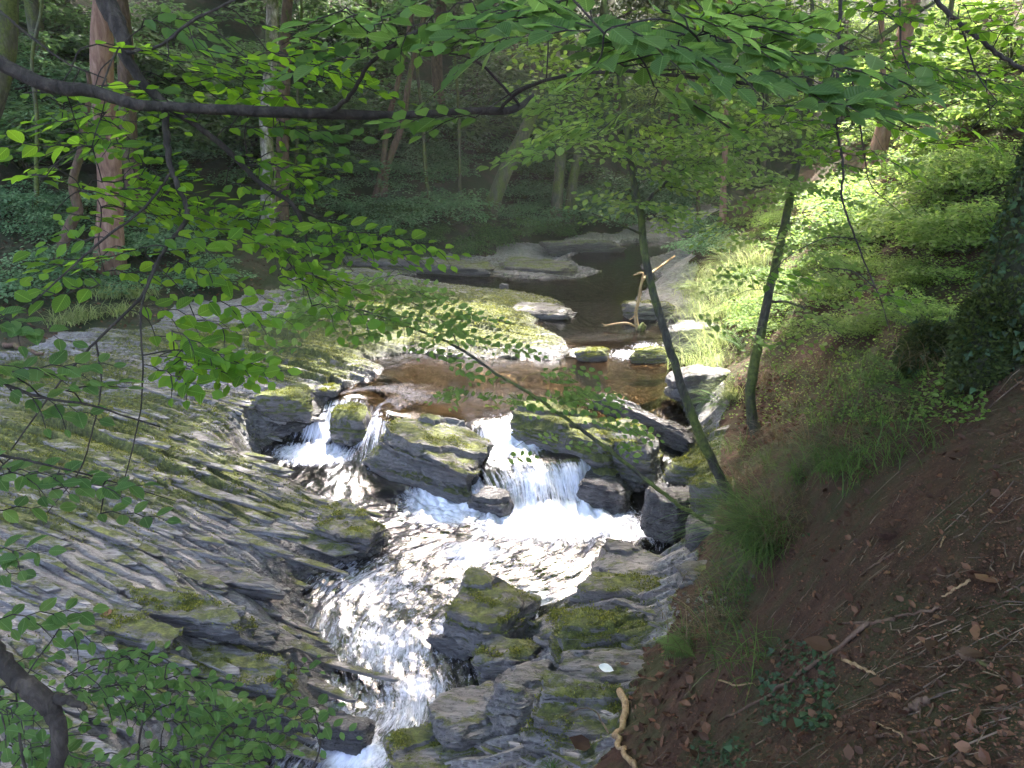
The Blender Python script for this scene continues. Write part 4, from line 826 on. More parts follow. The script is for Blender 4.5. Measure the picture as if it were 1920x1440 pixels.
# ------------------------------------------------------------------ background wood
def tree(name, label, px, py_base, t, lean, diam, bark, height_, group=None, crown=None, seed=0, ztop=None, crown_mat=None, nleaf=2600, crad=3.2, cz0=None, limbs=5, basez=None, at_xy=None):
    """a trunk from the ground up, with limbs and a leafy crown above"""
    rs = np.random.default_rng(seed); b = at(px, py_base, t) if at_xy is None else Vector((*at_xy, 0)); b.z = gz(b.x, b.y) - .1
    root = empty(name, b, label, 'tree', group)
    top = b + Vector((lean[0], lean[1], height_)); n = 9
    P = np.array([np.array(b) + (np.array(top) - np.array(b))*(i/(n-1)) + rs.normal(0, .05*diam/.3 + .02, 3)*(i > 0) for i in range(n)])
    C = crom(P, 4); rad = np.linspace(diam*.5, diam*.16, len(C)); rad[:3] *= [1.35, 1.15, 1.04]
    ac = Acc(); ac.tube(C, rad, 12, .18); ac.build('trunk', bark, root)
    LB = Acc(); PP = []; DD = []
    cz = (cz0 if cz0 is not None else height_*.55)
    for k in range(limbs):
        zf = cz/height_ + (1 - cz/height_)*(k/limbs); i = int(zf*(len(C)-1)); a = rs.uniform(0, 6.28); L = crad*rs.uniform(.6, 1.0)
        d = np.array([math.cos(a), math.sin(a), rs.uniform(.1, .6)]); Q = crom([C[i], C[i]+d*L*.35+rs.normal(0,.1,3), C[i]+d*L*.7+rs.normal(0,.15,3), C[i]+d*L], 4)
        LB.tube(Q, np.linspace(rad[i]*.5, .01, len(Q)), 6)
    lb = LB.build('limb', bark, root)
    if nleaf:
        ctr = C[-1] - np.array([0, 0, (height_ - cz)*.42]); hh = (height_ - cz)*.55
        ncl = 26; cc = rs.normal(0, 1, (ncl, 3)); cc /= np.linalg.norm(cc, axis=1)[:, None]; cc *= rs.uniform(.45, 1.0, (ncl, 1)); cc = ctr + cc*np.array([crad, crad, hh])
        idx = rs.integers(0, ncl, nleaf); P_ = cc[idx] + rs.normal(0, 1, (nleaf, 3))*np.array([.75, .75, .38])*crad*.24
        a = rs.uniform(0, 6.28, nleaf); D = np.stack([np.cos(a), np.sin(a), rs.normal(-.2, .25, nleaf)], 1); N = np.array([0,0,1.]) + rs.normal(0, .35, (nleaf, 3))
        o = join_leaves('crown', P_, frames(D, N), rs.uniform(.3, .55, nleaf), 'clump', crown_mat or M_deep, root, rs)
    return root
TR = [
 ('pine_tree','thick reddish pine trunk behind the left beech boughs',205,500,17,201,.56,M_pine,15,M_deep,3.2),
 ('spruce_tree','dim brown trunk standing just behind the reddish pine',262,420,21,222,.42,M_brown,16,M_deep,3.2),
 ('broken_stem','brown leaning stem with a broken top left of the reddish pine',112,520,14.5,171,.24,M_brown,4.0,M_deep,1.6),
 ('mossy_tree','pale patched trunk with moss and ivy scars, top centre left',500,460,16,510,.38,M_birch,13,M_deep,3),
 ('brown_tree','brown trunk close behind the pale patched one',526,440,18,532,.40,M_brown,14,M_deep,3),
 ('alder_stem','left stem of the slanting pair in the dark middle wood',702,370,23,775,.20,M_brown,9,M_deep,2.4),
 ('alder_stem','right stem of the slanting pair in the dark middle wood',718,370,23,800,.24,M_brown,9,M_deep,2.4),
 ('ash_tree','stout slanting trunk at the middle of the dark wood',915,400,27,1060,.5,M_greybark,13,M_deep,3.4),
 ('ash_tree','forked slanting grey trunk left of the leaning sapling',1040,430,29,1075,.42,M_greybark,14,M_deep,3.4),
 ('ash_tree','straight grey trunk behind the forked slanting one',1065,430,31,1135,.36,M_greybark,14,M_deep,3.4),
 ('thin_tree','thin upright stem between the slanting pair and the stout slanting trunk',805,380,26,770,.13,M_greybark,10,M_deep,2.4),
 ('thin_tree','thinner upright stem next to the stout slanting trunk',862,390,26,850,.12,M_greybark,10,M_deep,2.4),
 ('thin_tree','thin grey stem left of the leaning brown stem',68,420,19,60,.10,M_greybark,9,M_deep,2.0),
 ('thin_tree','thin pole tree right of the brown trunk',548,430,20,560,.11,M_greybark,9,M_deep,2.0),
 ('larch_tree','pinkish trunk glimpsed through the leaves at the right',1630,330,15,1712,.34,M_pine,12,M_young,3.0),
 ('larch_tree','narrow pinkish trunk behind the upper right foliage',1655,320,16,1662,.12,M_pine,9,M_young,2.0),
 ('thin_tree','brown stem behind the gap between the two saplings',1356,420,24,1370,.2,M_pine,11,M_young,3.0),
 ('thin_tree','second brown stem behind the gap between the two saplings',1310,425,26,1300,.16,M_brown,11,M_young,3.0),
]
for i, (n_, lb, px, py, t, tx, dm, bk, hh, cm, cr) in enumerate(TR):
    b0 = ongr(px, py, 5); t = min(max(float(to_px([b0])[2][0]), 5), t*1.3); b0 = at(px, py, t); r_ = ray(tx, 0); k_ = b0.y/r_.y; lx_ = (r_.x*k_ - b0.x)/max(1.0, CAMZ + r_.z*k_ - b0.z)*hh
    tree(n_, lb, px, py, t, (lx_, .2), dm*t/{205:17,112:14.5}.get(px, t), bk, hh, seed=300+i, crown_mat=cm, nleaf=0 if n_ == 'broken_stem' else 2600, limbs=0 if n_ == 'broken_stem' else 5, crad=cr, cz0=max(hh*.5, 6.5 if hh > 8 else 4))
# unseen near trees, added so their crowns keep sun off path and stream
for i, (n_, lb, x, y, dm, hh, cr, cz, ld, cm, nl) in enumerate([
 ('unseen_beech','unseen beech right of the viewer, its crown leaned to shade the near leaves',5.6,1.6,.5,13,4.6,6.5,(-3.2,3.2),M_beech,3600),('unseen_beech','beech whose crown hangs over the path behind the viewer',2.2,-2.6,.5,14,4.6,7.5,(0,3),M_beech,3400),
 ('unseen_beech','beech on the near bank left of the viewer that carries the dark boughs',-3.6,.2,.4,13,4.4,7,(1.5,4),M_beech,2400),('unseen_beech','unseen beech added right of the ivy trunk to shade the slope',8.0,8.6,.5,12,4.6,6.0,(-2.2,.5),M_beech,3200),
 ('ash_tree','unseen ash added on the left slope to shade the stream',-10.6,14.2,.5,15,5.2,9.5,(6.2,1.5),M_deep,3000),('unseen_oak','unseen oak added on the right slope to shade the stream',10.2,13.6,.5,12,5.0,8.0,(-7.2,1.5),M_beech,3000),
 ('unseen_oak','unseen oak added high on the right slope to shade the rapids',9.0,10.0,.5,12,4.0,8.0,(-7.0,2.0),M_beech,2200),
 ('ash_tree','unseen ash added beside the left end of the shelf to shade it',-10.5,10.5,.5,16,5.0,8.5,(5,2),M_deep,2000),('ash_tree','unseen ash added on the left bank downstream for overhead shade',-9.0,3.0,.4,14,4.6,8,(4,4),M_deep,1800)]):
    z0 = gz(x, y); px, py, f = to_px([[x, y, z0]])
    rs_ = (x, y, z0 - .1)
    tree(n_, lb, 0, 0, 1, ld, dm, M_greybark, hh, seed=350+i, crown_mat=cm, crad=cr, cz0=cz, nleaf=nl, at_xy=(x, y))
# trees further up both slopes, alike, and those whose crowns close the wood overhead
rs = np.random.default_rng(77); k = 0
for (x, y) in [(-24,14),(-21,20),(-17,24),(-20,30),(-13,27),(-14,34),(-9,31),(-5,34),(-8,40),(-1,36),(3,40),(-2,44),(8,42),(12,46),(6,50),(18,46),(-26,26),(-28,36),(-18,42),(15,38),(-12,21),(-16,17),(1,33),(5,37),(9,38),(-3,30),(13,42),(0,50),(-12,48),(7,34)]:
    b = Vector((x + rs.normal(0, .6), y + rs.normal(0, .6), 0)); px, py, f = [0], [0], [1]
    tree('hillside_tree', where('dim tall tree', (b.x, b.y, gz(b.x, b.y) + 2), 'dim tall tree high on the far wooded slope'), float(px[0]), float(py[0]), float(f[0]), (rs.normal(0, 1), rs.normal(0, 1)), rs.uniform(.22, .45), [M_greybark, M_brown][k % 2], rs.uniform(12, 17), 'trees high on the far wooded slope', seed=400+k, nleaf=2500, crad=4.4, cz0=4.0, at_xy=(b.x, b.y)); k += 1
for (x, y) in [(9,12),(12,18),(15,24),(11,24),(10,32),(17,33),(15,12),(9.5,6.5),(20,20),(22,30),(14,3)]:
    b = Vector((x, y, 0)); px, py, f = [0], [0], [1]
    tree('bank_tree', where('leafy grey-barked tree', (x, y, gz(x, y) + 2), 'leafy grey-barked tree on the right-hand slope'), float(px[0]), float(py[0]), float(f[0]), (rs.normal(0, .6), rs.normal(0, .6)), rs.uniform(.2, .35), M_greybark, rs.uniform(10, 14), 'leafy trees above the right bank', seed=500+k, nleaf=2400, crad=3.4, cz0=2.2, crown_mat=M_young, at_xy=(x, y)); k += 1

# ------------------------------------------------------------------ shrubs (a few shapes shared by many)
def shrub_mesh(seed, n, mat, flat=.5, kind='far', r=1.0, leaf=.09):
    rs = np.random.default_rng(seed); ncl = 22
    cc = rs.normal(0, 1, (ncl, 3)); cc /= np.linalg.norm(cc, axis=1)[:, None]; cc *= rs.uniform(.3, 1, (ncl, 1))*np.array([r, r, r*.6]); cc[:, 2] = np.abs(cc[:, 2]) + .15
    idx = rs.integers(0, ncl, n); rad = rs.random((n, 1))**.5; a = rs.uniform(0, 6.28, n)
    P = cc[idx] + np.stack([np.cos(a)*rad[:, 0]*.38*r, np.sin(a)*rad[:, 0]*.38*r, rs.normal(0, .035, n) - .10*rad[:, 0]**2], 1)
    D = np.stack([np.cos(a), np.sin(a), rs.normal(-.25, .2, n)], 1); D[:, :2] += rs.normal(0, .5, (n, 2)); N = np.array([0, 0, 1.]) + rs.normal(0, .28, (n, 3))
    e, f = TPL[kind]; sc = rs.uniform(.7, 1.2, n)*leaf; M = frames(D, N)
    V_ = np.einsum('nij,kj->nki', M, e)*sc[:, None, None] + P[:, None]; F_ = f[None] + (np.arange(n)*len(e))[:, None, None]
    o = mesh_np('foliage', V_.reshape(-1, 3), F_.reshape(-1, 3), mat, None, False, {'tint': np.repeat(rs.random(n), len(f))})
    ac = Acc()
    for c in cc: ac.tube(crom([np.array([0, 0, 0.0]) + rs.normal(0, .03, 3), c*.5 + rs.normal(0, .06, 3), c], 3), np.linspace(.012, .003, 7), 4)
    st = ac.build('stem', M_greybark); me1, me2 = o.data, st.data; bpy.data.objects.remove(o); bpy.data.objects.remove(st); return me1, me2
SH = {'pale': [shrub_mesh(i, 1500, M_shrub) for i in range(4)], 'deep': [shrub_mesh(10+i, 1500, M_deep, leaf=.10) for i in range(3)], 'young': [shrub_mesh(20+i, 1500, M_young, leaf=.085) for i in range(4)]}
def shrub(kind, p, s, rz, label, group, name='shrub'):
    a, b = random.choice(SH[kind]); root = empty(name, p, label, 'shrub', group); root.rotation_euler = (0, 0, rz); root.scale = (s, s, s*random.uniform(.8, 1.2))
    for me, nm in ((a, 'foliage'), (b, 'stem')):
        o = bpy.data.objects.new(nm, me); COL.objects.link(o); o.parent = root
    return root
SHORT = {'pale': 'pale blue-green leafy shrub', 'deep': 'dark green leafy shrub', 'young': 'bright yellow-green bramble bush'}
def fill(kind, n, box, label, group, smin, smax, tries=8, seed=1, dz=0.0):
    random.seed(seed); c = 0; base = SHORT[kind]
    for _ in range(n):
        p = ongr(random.uniform(box[0], box[2]), random.uniform(box[1], box[3]), 4, 60)
        if float(S(np.array([p.x]), np.array([p.y]))[0]) > -.5: continue
        if rockness(np.array([p.x]), np.array([p.y]))[0] > .5: continue
        p.z += dz; shrub(kind, p, random.uniform(smin, smax), random.uniform(0, 6), where(base, p), group)
fill('pale', 12, (-60,330,240,560), 'pale green shrub among the leaning and pine trunks at the far left', 'pale shrubs round the pine trunk', .6, 1.2, seed=2)
fill('pale', 12, (240,330,520,540), 'pale green shrub between the pine and the pale patched trunk', 'pale shrubs below the pale patched trunk', .6, 1.2, seed=21)
fill('deep', 18, (-60,-20,440,330), 'dark shrub high on the left slope behind the pine', 'dark shrubs high on the left slope', 1.4, 2.6, seed=3)
fill('pale', 18, (540,290,860,450), 'blue-green shrub at the foot of the dark middle slope', 'blue-green shrubs on the middle slope', .8, 1.5, seed=4)
fill('deep', 14, (560,400,1120,470), 'low dark shrub along the shaded rock bank of the far pool', 'low dark shrubs on the far rock bank', .5, 1.0, seed=41)
fill('deep', 26, (440,-20,1150,330), 'dark shrub on the deep shaded slope in the middle', 'dark shrubs on the middle slope', 1.6, 3.0, seed=5)
fill('pale', 16, (900,250,1320,430), 'pale bush above the far pool', 'pale bushes above the far pool', .9, 1.7, seed=6)
fill('deep', 22, (980,180,1350,420), '', 'dark shrubs behind the far pool', 1.0, 1.9, seed=63)
fill('pale', 14, (960,370,1330,450), '', 'pale bushes along the rim of the far pool', .7, 1.3, seed=61)
fill('deep', 10, (600,430,1050,480), '', 'low dark shrubs along the far rock bank', .5, .9, seed=62)
fill('pale', 26, (560,170,1000,350), '', 'pale shrubs across the middle slope', .9, 1.8, seed=71)
fill('pale', 16, (-60,180,460,350), '', 'pale shrubs high on the left slope', .9, 1.7, seed=72)
fill('young', 22, (1150,20,1500,380), 'sunlit bush on the far right slope', 'sunlit bushes far up the right slope', 1.4, 2.4, seed=7)
fill('young', 46, (1420,230,1900,480), 'bright sunlit bramble mound on the right bank', 'bright bramble mounds on the right bank', .5, 1.0, seed=8)
fill('young', 44, (1350,420,1830,640), 'low green bramble on the right bank beside the saplings', 'low brambles beside the saplings', .3, .6, seed=9)
fill('pale', 8, (1240,420,1380,560), 'pale leafy bush overhanging the upper pool on the right', 'pale bushes overhanging the upper pool', .6, 1.0, seed=10)
fill('young', 22, (1600,20,1920,240), 'sunlit bush at the top of the right slope', 'sunlit bushes at the top of the right slope', 1.2, 2.2, seed=12)

# ------------------------------------------------------------------ grass, ferns
def blades(n, L, spread, rs, width=.006, droop=1.0, arc=None):
    V_ = []; F_ = []; k = 0
    for _ in range(n):
        a = rs.uniform(0, 6.28) if arc is None else R(rs.normal(arc[0], arc[1])); l = L*rs.uniform(.5, 1.1); el = rs.uniform(.7, 1.35); p = np.array([rs.normal(0, spread), rs.normal(0, spread), 0.0])
        d = np.array([math.cos(a)*math.cos(el), math.sin(a)*math.cos(el), math.sin(el)]); s_ = np.array([-math.sin(a), math.cos(a), 0]); m = 6
        for i in range(m):
            t = i/(m-1); w = width*(1 - t)**.7 + .0004; V_ += [p - s_*w*.5, p + s_*w*.5]; p = p + d*l/(m-1); d = d + np.array([math.cos(a)*.12, math.sin(a)*.12, -.34*droop]); d /= np.linalg.norm(d)
        for i in range(m-1): F_.append([k+2*i, k+2*i+1, k+2*i+3, k+2*i+2])
        k += 2*m
    return np.array(V_), np.array(F_)
def tuft(px, py, L, n, mat, label, width=.006, spread=.05, arc=None, group=None, seed=0, droop=1.0, name='grass_tuft', t0=2):
    rs = np.random.default_rng(seed + int(px)); p = ongr(px, py, t0); label = where(label, p) if group else label; V_, F_ = blades(n, L, spread, rs, width, droop, arc)
    o = mesh_np(name, V_, F_, mat, None, False, {'tint': np.repeat(rs.random(n), 5)}); o.location = p; tag(o, label, 'grass tuft', group); return o
tuft(1440,1030,.8,520,M_grass,'big long-bladed grass tuft hanging over the edge beside the dark blocks',.008,.12,(200,60),t0=3)
tuft(1470,1010,.5,90,M_straw,'dry straw blades in the heart of the big grass tuft',.005,.08,(230,60))
tuft(1560,890,.42,160,M_grass,'thin grass tuft on the litter slope right of the big tuft',.005,.08,(200,60))
tuft(1650,720,.45,160,M_grass,'dark grass tuft under the ivy at the upper right',.005,.1,(200,60))
tuft(1500,905,.4,130,M_grass,'fine grass clump in front of the upright sapling foot',.005,.08,(200,60))
tuft(1375,745,.6,200,M_palegrass,'pale arching grass left of the upright sapling',.007,.08,(190,50))
tuft(1290,1215,.28,120,M_grass,'bright green grass sprig among red leaves at the rock edge',.007,.06,(180,60))
tuft(1500,1010,.4,60,M_straw,'wispy dry grass right of the big tuft',.004,.12,(220,70))
tuft(1035+0,1450,.14,40,M_grass,'tiny green sprig at the bottom edge',.006,.02,None)
for i, (px, py) in enumerate([(1330,600),(1365,560),(1345,530),(1400,520),(1380,600),(1355,650),(1400,470),(1420,560),(1335,690),(1430,500),(1310,560)]):
    tuft(px, py, .95, 320, M_palegrass, 'pale sunlit grass tuft', .007, .22, (190, 60), 'pale grass tufts on the upper right bank', 700+i)
for i, (px, py) in enumerate([(205,560),(230,590),(160,600),(260,560),(130,610)]):
    tuft(px, py, .55, 160, M_palegrass, 'pale strap-leaved tuft', .018, .16, None, 'pale tufts at the foot of the pine slope', 720+i)
for i, (px, py) in enumerate([(1500,760),(1560,800),(1620,830),(1450,880),(1700,780),(1680,860),(1750,690),(1480,700),(1540,690),(1600,740),(1400,900),(1430,960),(1380,1180),(1420,1250),(1530,850),(1590,870),(1470,830),(1650,790),(1560,720),(1640,680),(1500,960),(1390,850),(1350,1140),(1400,1120),(1330,1200),(1620,900),(1440,720),(1740,830)]):
    tuft(px, py, .42, 100, [M_straw, M_grass][i % 2], ['dry wiry grass tuft', 'thin green grass tuft'][i % 2], .0055, .14, (200, 70), ['dry tufts on the litter slope', 'green tufts on the litter slope'][i % 2], 740+i)
def fern(px, py, L, nf, mat, label, seed, arc=None, group=None, t0=2):
    rs = np.random.default_rng(seed); p0 = ongr(px, py, t0); root = empty('fern', p0, label, 'fern', group)
    for k in range(nf):
        a = rs.uniform(0, 6.28) if arc is None else R(rs.normal(*arc)); el = rs.uniform(.5, 1.1); p = np.zeros(3); d = np.array([math.cos(a)*math.cos(el), math.sin(a)*math.cos(el), math.sin(el)]); s_ = np.array([-math.sin(a), math.cos(a), 0.0])
        P_ = []; D_ = []; S_ = []; n = 20; Cc = [p.copy()]; l = L*rs.uniform(.7, 1.1)
        for i in range(n):
            t = i/n; p = p + d*l/n; d = d + np.array([0,0,-.07]); d /= np.linalg.norm(d); Cc.append(p.copy())
            for sg in (-1, 1): P_.append(p.copy()); D_.append(s_*sg + d*.35 - np.array([0,0,.1])); S_.append(l*.30*math.sin(math.pi*min(1, .12 + t*.9))**.8 + .01)
        P_ = np.array(P_); D_ = np.array(D_); up = np.tile(np.array([0,0,1.]), (len(P_), 1))
        e, f = TPL['far']; e = e*np.array([.24, 1, .4]); M = frames(D_, up); V_ = np.einsum('nij,kj->nki', M, e)*np.array(S_)[:, None, None] + P_[:, None]; F_ = f[None] + (np.arange(len(P_))*4)[:, None, None]
        V_ = V_.reshape(-1, 3); F_ = F_.reshape(-1, 3); Cc = np.array(Cc); m = len(V_); st = np.vstack([Cc - s_*.002, Cc + s_*.002]); q = len(Cc)
        Fs = np.array([[m+i, m+i+1, m+q+i+1, m+q+i] for i in range(q-1)])
        mesh_np('frond', np.vstack([V_, st]), [F_, Fs], mat, root, False)
fern(1330,560,.8,9,M_palegrass,'pale fern arching over the far end of the right bank',1,(190,50))
fern(1370,500,.8,9,M_palegrass,'bright fern above the pale grass on the right bank',2,(190,60))
fern(1350,760,.5,7,M_grass,'small green fern beside the pale arching grass',3)
fern(1390,660,.5,8,M_grass,'green fern left of the upright sapling',4)
fern(1740,640,.45,5,M_grass,'fern sprig hanging in front of the dark ivy',5,(200,40))
fern(1700,740,.4,6,M_grass,'low fern on the dark slope under the ivy',6)
fern(1300,1230,.3,5,M_grass,'little fern at the rock edge among red leaves',7,(190,50))
fern(1330,470,.7,8,M_shrub,'blue-green fern fronds at the far pool corner',8,(190,60))

# ------------------------------------------------------------------ ivy-covered trunk at the right edge and ivy mounds
def ivy_mass(name, label, cat, pts, seed, nleaf=900, leafs=.05, mat=M_ivytrunk, fuzz=True):
    """pts: (px,py,t,radius)"""
    rs = np.random.default_rng(seed); C = crom([(*at(a, b, c), r) for a, b, c, r in pts], 6); root = empty(name, C[0, :3], label, cat)
    ac = Acc(); ac.tube(C[:, :3], C[:, 3], 26, .28); ac.build('trunk', mat, root)
    T = np.gradient(C[:, :3], axis=0); T /= np.linalg.norm(T, axis=1)[:, None]
    def surf(n):
        i = rs.integers(0, len(C), n); a = rs.normal(size=(n, 3)); a -= T[i]*(a*T[i]).sum(1)[:, None]; a /= np.linalg.norm(a, axis=1)[:, None]
        return C[i, :3] + a*C[i, 3:4]*rs.uniform(.98, 1.12, (n, 1)) + T[i]*rs.normal(0, .06, (n, 1)), a
    P, a = surf(nleaf); D = np.array([0,0,-1.]) + a*.4 + rs.normal(0, .4, (nleaf, 3))
    finish_leaves(root, P, frames(D, a + rs.normal(0, .3, (nleaf, 3))), rs.uniform(.6, 1.15, nleaf)*leafs, 'ivy', M_ivy, 200, rs, 'ivy_leaf')
    if fuzz:
        P, a = surf(9000); D = a + rs.normal(0, .7, (9000, 3)); o = join_leaves('moss', P, frames(D, np.roll(a, 1, 1) + .1), rs.uniform(.018, .045, 9000), 'far', M_mossclump, root, rs); tag(o, kind='stuff')
    return root
ivy_mass('ivy_tree', 'big dark ivy and moss covered tree trunk at the right edge', 'tree', [(1990,760,4.6,.48),(1985,640,4.7,.44),(1972,540,4.8,.37),(1985,430,4.9,.31),(2015,300,5.0,.28),(2050,150,5.1,.26),(2050,-50,5.2,.26),(2080,-300,5.3,.25)], 41, 3600)
ivy_mass('mossy_root', 'bright mossed root hump at the foot of the ivy covered trunk', 'tree root', [(1990,640,4.3,.2),(1920,590,4.4,.17),(1860,600,4.5,.14),(1840,650,4.5,.13),(1830,720,4.5,.12)], 42, 260)
ivy_mass('ivy_stump', 'dark ivy covered stump on the bank left of the ivy trunk', 'stump', [(1740,700,5.6,.17),(1735,670,5.6,.16),(1742,648,5.6,.12),(1748,630,5.6,.06)], 43, 500)

# ------------------------------------------------------------------ fallen leaves, twigs, sticks
def litter(name, n, box, mat, smin, smax, seed, label, kind='dead', lift=.008, okf=None):
    rs = np.random.default_rng(seed); px = rs.uniform(box[0], box[2], n); py = rs.uniform(box[1], box[3], n); P = []
    for a, b in zip(px, py):
        if okf and not okf(a, b): continue
        P.append(ongr_fast(a, b))
    P = np.array(P); s = S(P[:, 0], P[:, 1]); r = rockness(P[:, 0], P[:, 1]); P = P[(s < -.1) & (r < (.55 if kind != 'any' else 2))]
    n = len(P); a = rs.uniform(0, 6.28, n); D = np.stack([np.cos(a), np.sin(a), rs.normal(.05, .3, n)], 1); N = nrm(P) + rs.normal(0, .3, (n, 3))
    o = join_leaves(name, P + np.array([0,0,lift]), frames(D, N), smin*(smax/smin)**(rs.random(n)**2.4), 'dead' if kind == 'any' else kind, mat, None, rs); tag(o, label, 'leaves', kind='stuff'); return o
def nrm(P):
    e = .06; hx = (height(P[:, 0]+e, P[:, 1], False)[0] - height(P[:, 0]-e, P[:, 1], False)[0])/(2*e); hy = (height(P[:, 0], P[:, 1]+e, False)[0] - height(P[:, 0], P[:, 1]-e, False)[0])/(2*e)
    N = np.stack([-hx, -hy, np.ones(len(P))], 1); return N/np.linalg.norm(N, axis=1)[:, None]
HG = height(*np.meshgrid(np.arange(-12, 14, .05), np.arange(-1, 34, .05)))[0]
def hfast(x, y): return bil(HG, x, y, -12, -1, .05)
def ongr_fast(px, py):
    d = np.array(ray(px, py)); ts = np.geomspace(1.2, 34, 260); P = np.array([0,0,CAMZ]) + ts[:, None]*d; h = hfast(P[:, 0], P[:, 1]); k = int(np.argmax(P[:, 2] < h))
    k = max(k, 1); t0, t1 = ts[k-1], ts[k]
    for _ in range(6):
        m = (t0+t1)/2; q = np.array([0,0,CAMZ]) + m*d
        if q[2] < hfast(q[0:1], q[1:2])[0]: t1 = m
        else: t0 = m
    q = np.array([0,0,CAMZ]) + t1*d; q[2] = hfast(q[0:1], q[1:2])[0]; return q
litter('fallen_leaves', 5500, (1180,640,1925,1445), M_dead, .008, .05, 51, 'brown and russet fallen leaves strewn over the dark earth slope')
litter('leaf_crumbs', 22000, (1180,640,1925,1445), M_dead, .006, .018, 52, 'fine brown leaf crumbs and needles over the earth slope', 'far')
litter('fallen_leaves', 500, (1380,700,1500,830), M_dead, .04, .07, 53, 'pinkish sunlit litter round the foot of the upright sapling')
litter('fallen_leaves', 1600, (0,380,500,640), M_dead, .05, .1, 54, 'brown leaf litter under the trees on the left slope')
litter('fallen_leaves', 220, (1180,1180,1330,1440), M_dead, .05, .08, 55, 'crisp russet leaves gathered where the ledges meet the slope')
litter('ground_plants', 7000, (1340,430,1850,800), M_young, .025, .05, 56, 'small green leaves creeping over the upper slope', 'mid', .03)
litter('ground_plants', 2200, (1300,1000,1560,1445), M_ivy, .02, .045, 57, 'sparse dark creeping leaves on the lower slope', 'ivy', .025, lambda a, b: math.sin(a*.02)*math.cos(b*.017) > .1)
from mathutils.bvhtree import BVHTree
bpy.context.view_layer.update(); _dg = bpy.context.evaluated_depsgraph_get()
BV = [(o.matrix_world.inverted(), o.matrix_world, BVHTree.FromObject(o, _dg)) for o in COL.objects if o.type == 'MESH' and (o.name.split('.')[0] in ('boulder','slate_slab','slate_ledge','rock_ledge_block') or o in (ledge_o, bank_o, shelf_o))]
def hit(px, py):
    best = None
    for mi, mw, b in BV:
        o_ = mi @ Vector((0, 0, CAMZ)); d_ = mi.to_3x3() @ ray(px, py); r = b.ray_cast(o_, d_.normalized())
        if r[0] is not None:
            w = mw @ r[0]; 
            if best is None or (w - Vector((0,0,CAMZ))).length < (best - Vector((0,0,CAMZ))).length: best = w
    return best if best is not None else Vector(ongr_fast(px, py))
def twig_litter(n, box, seed, label):
    rs = np.random.default_rng(seed); VV = []; FF = []; k = 0
    for _ in range(n):
        p = ongr_fast(rs.uniform(box[0], box[2]), rs.uniform(box[1], box[3]))
        if rockness(p[0:1], p[1:2])[0] > .5: continue
        L = .03 + .2*rs.random()**2; r = rs.uniform(.001, .003); a = rs.uniform(0, 6.28); m = 4; Q = []
        for i in range(m):
            q = p + np.array([math.cos(a), math.sin(a), 0])*L*(i/(m-1) - .5) + rs.normal(0, L*.04, 3); q[2] = hfast(q[0:1], q[1:2])[0] + .006 + rs.random()*.012; Q.append(q)
        for i in range(m-1):
            d = Q[i+1] - Q[i]; u = np.cross(d, [0, 0, 1.]); u /= np.linalg.norm(u) + 1e-9; w_ = np.array([0, 0, 1.])
            for c_ in (Q[i], Q[i+1]): VV += [c_ + u*r, c_ + w_*r*1.4, c_ - u*r]
            FF += [[k, k+3, k+4, k+1], [k+1, k+4, k+5, k+2]]; k += 6
    o = mesh_np('fallen_twigs', np.array(VV), np.array(FF), M_twigs, None, False, {'tint': rs.random(len(FF))}); tag(o, label, 'twigs', kind='stuff')
M_twigs = leaf_mat('twig_litter', (.04,.026,.018), (.085,.058,.042), (.20,.145,.10), .0)
twig_litter(420, (1180,640,1925,1445), 61, 'small broken twigs and straw scattered over the earth slope')
def stick(pts, r, mat, label, name='stick', lift=.01, cat='stick', branches=()):
    P = []
    for q in pts:
        g_ = hit(q[0], q[1]); P.append(np.array(g_) + np.array([0, 0, lift + (q[2] if len(q) > 2 else 0)]))
    C = crom(P, 5); rs = np.random.default_rng(int(pts[0][0])); C[1:-1] += rs.normal(0, r*.4, (len(C)-2, 3)); ac = Acc(); ac.tube(C - C[0], np.linspace(r, r*.55, len(C)), 8, .3)
    o = ac.build(name, mat); o.location = Vector(C[0]); tag(o, label, cat); return o
stick([(1162,1300),(1172,1345),(1155,1385),(1172,1415),(1192,1450)], .028, M_dry, 'crooked yellow-brown bare stick lying on leaves at the bottom', 'bare_stick', .02)
stick([(1178,1305),(1190,1350)], .012, M_brown, 'dark short stick beside the crooked yellow-brown one')
stick([(1630,1172),(1560,1225),(1490,1275),(1420,1320),(1350,1355)], .011, M_brown, 'long brown fallen branch running down the slope', lift=.012)
stick([(1675,1165),(1625,1172),(1580,1172)], .009, M_brown, 'bent brown stick at the upper end of the long fallen branch')
stick([(1764,1143),(1720,1152),(1678,1160)], .007, M_brown, 'thin straight twig right of the ivy patch on the slope')
stick([(1580,1240),(1610,1255),(1640,1268)], .008, M_dry, 'short pale stick crossing beside the green patch')
stick([(1795,1230),(1825,1245),(1852,1254)], .010, M_brown, 'stout brown stick near orange leaves at the right')
stick([(1818,1092),(1790,1108),(1765,1122)], .006, M_dry, 'pale thin stick high on the bare earth')
stick([(1635,1357),(1680,1378),(1715,1400),(1752,1425)], .0035, M_dry, 'long pale stem lying near the bottom right')
stick([(1348,1278),(1380,1288),(1410,1284)], .006, M_dry, 'pale curved twig on the dark lower slope')
stick([(1740,1320),(1715,1330),(1690,1340)], .016, M_brown, 'thick dark bark piece on the earth at the lower right', 'bark_piece', cat='bark piece')
stick([(1640,1385),(1700,1380),(1755,1370)], .006, M_brown, 'thin reddish stick close to the bottom right')
stick([(1500,1350),(1540,1300)], .005, M_brown, 'short twig left of the bark piece')
stick([(1675,1040),(1640,1062),(1610,1085)], .005, M_brown, 'dark twig below the smooth brown stone')
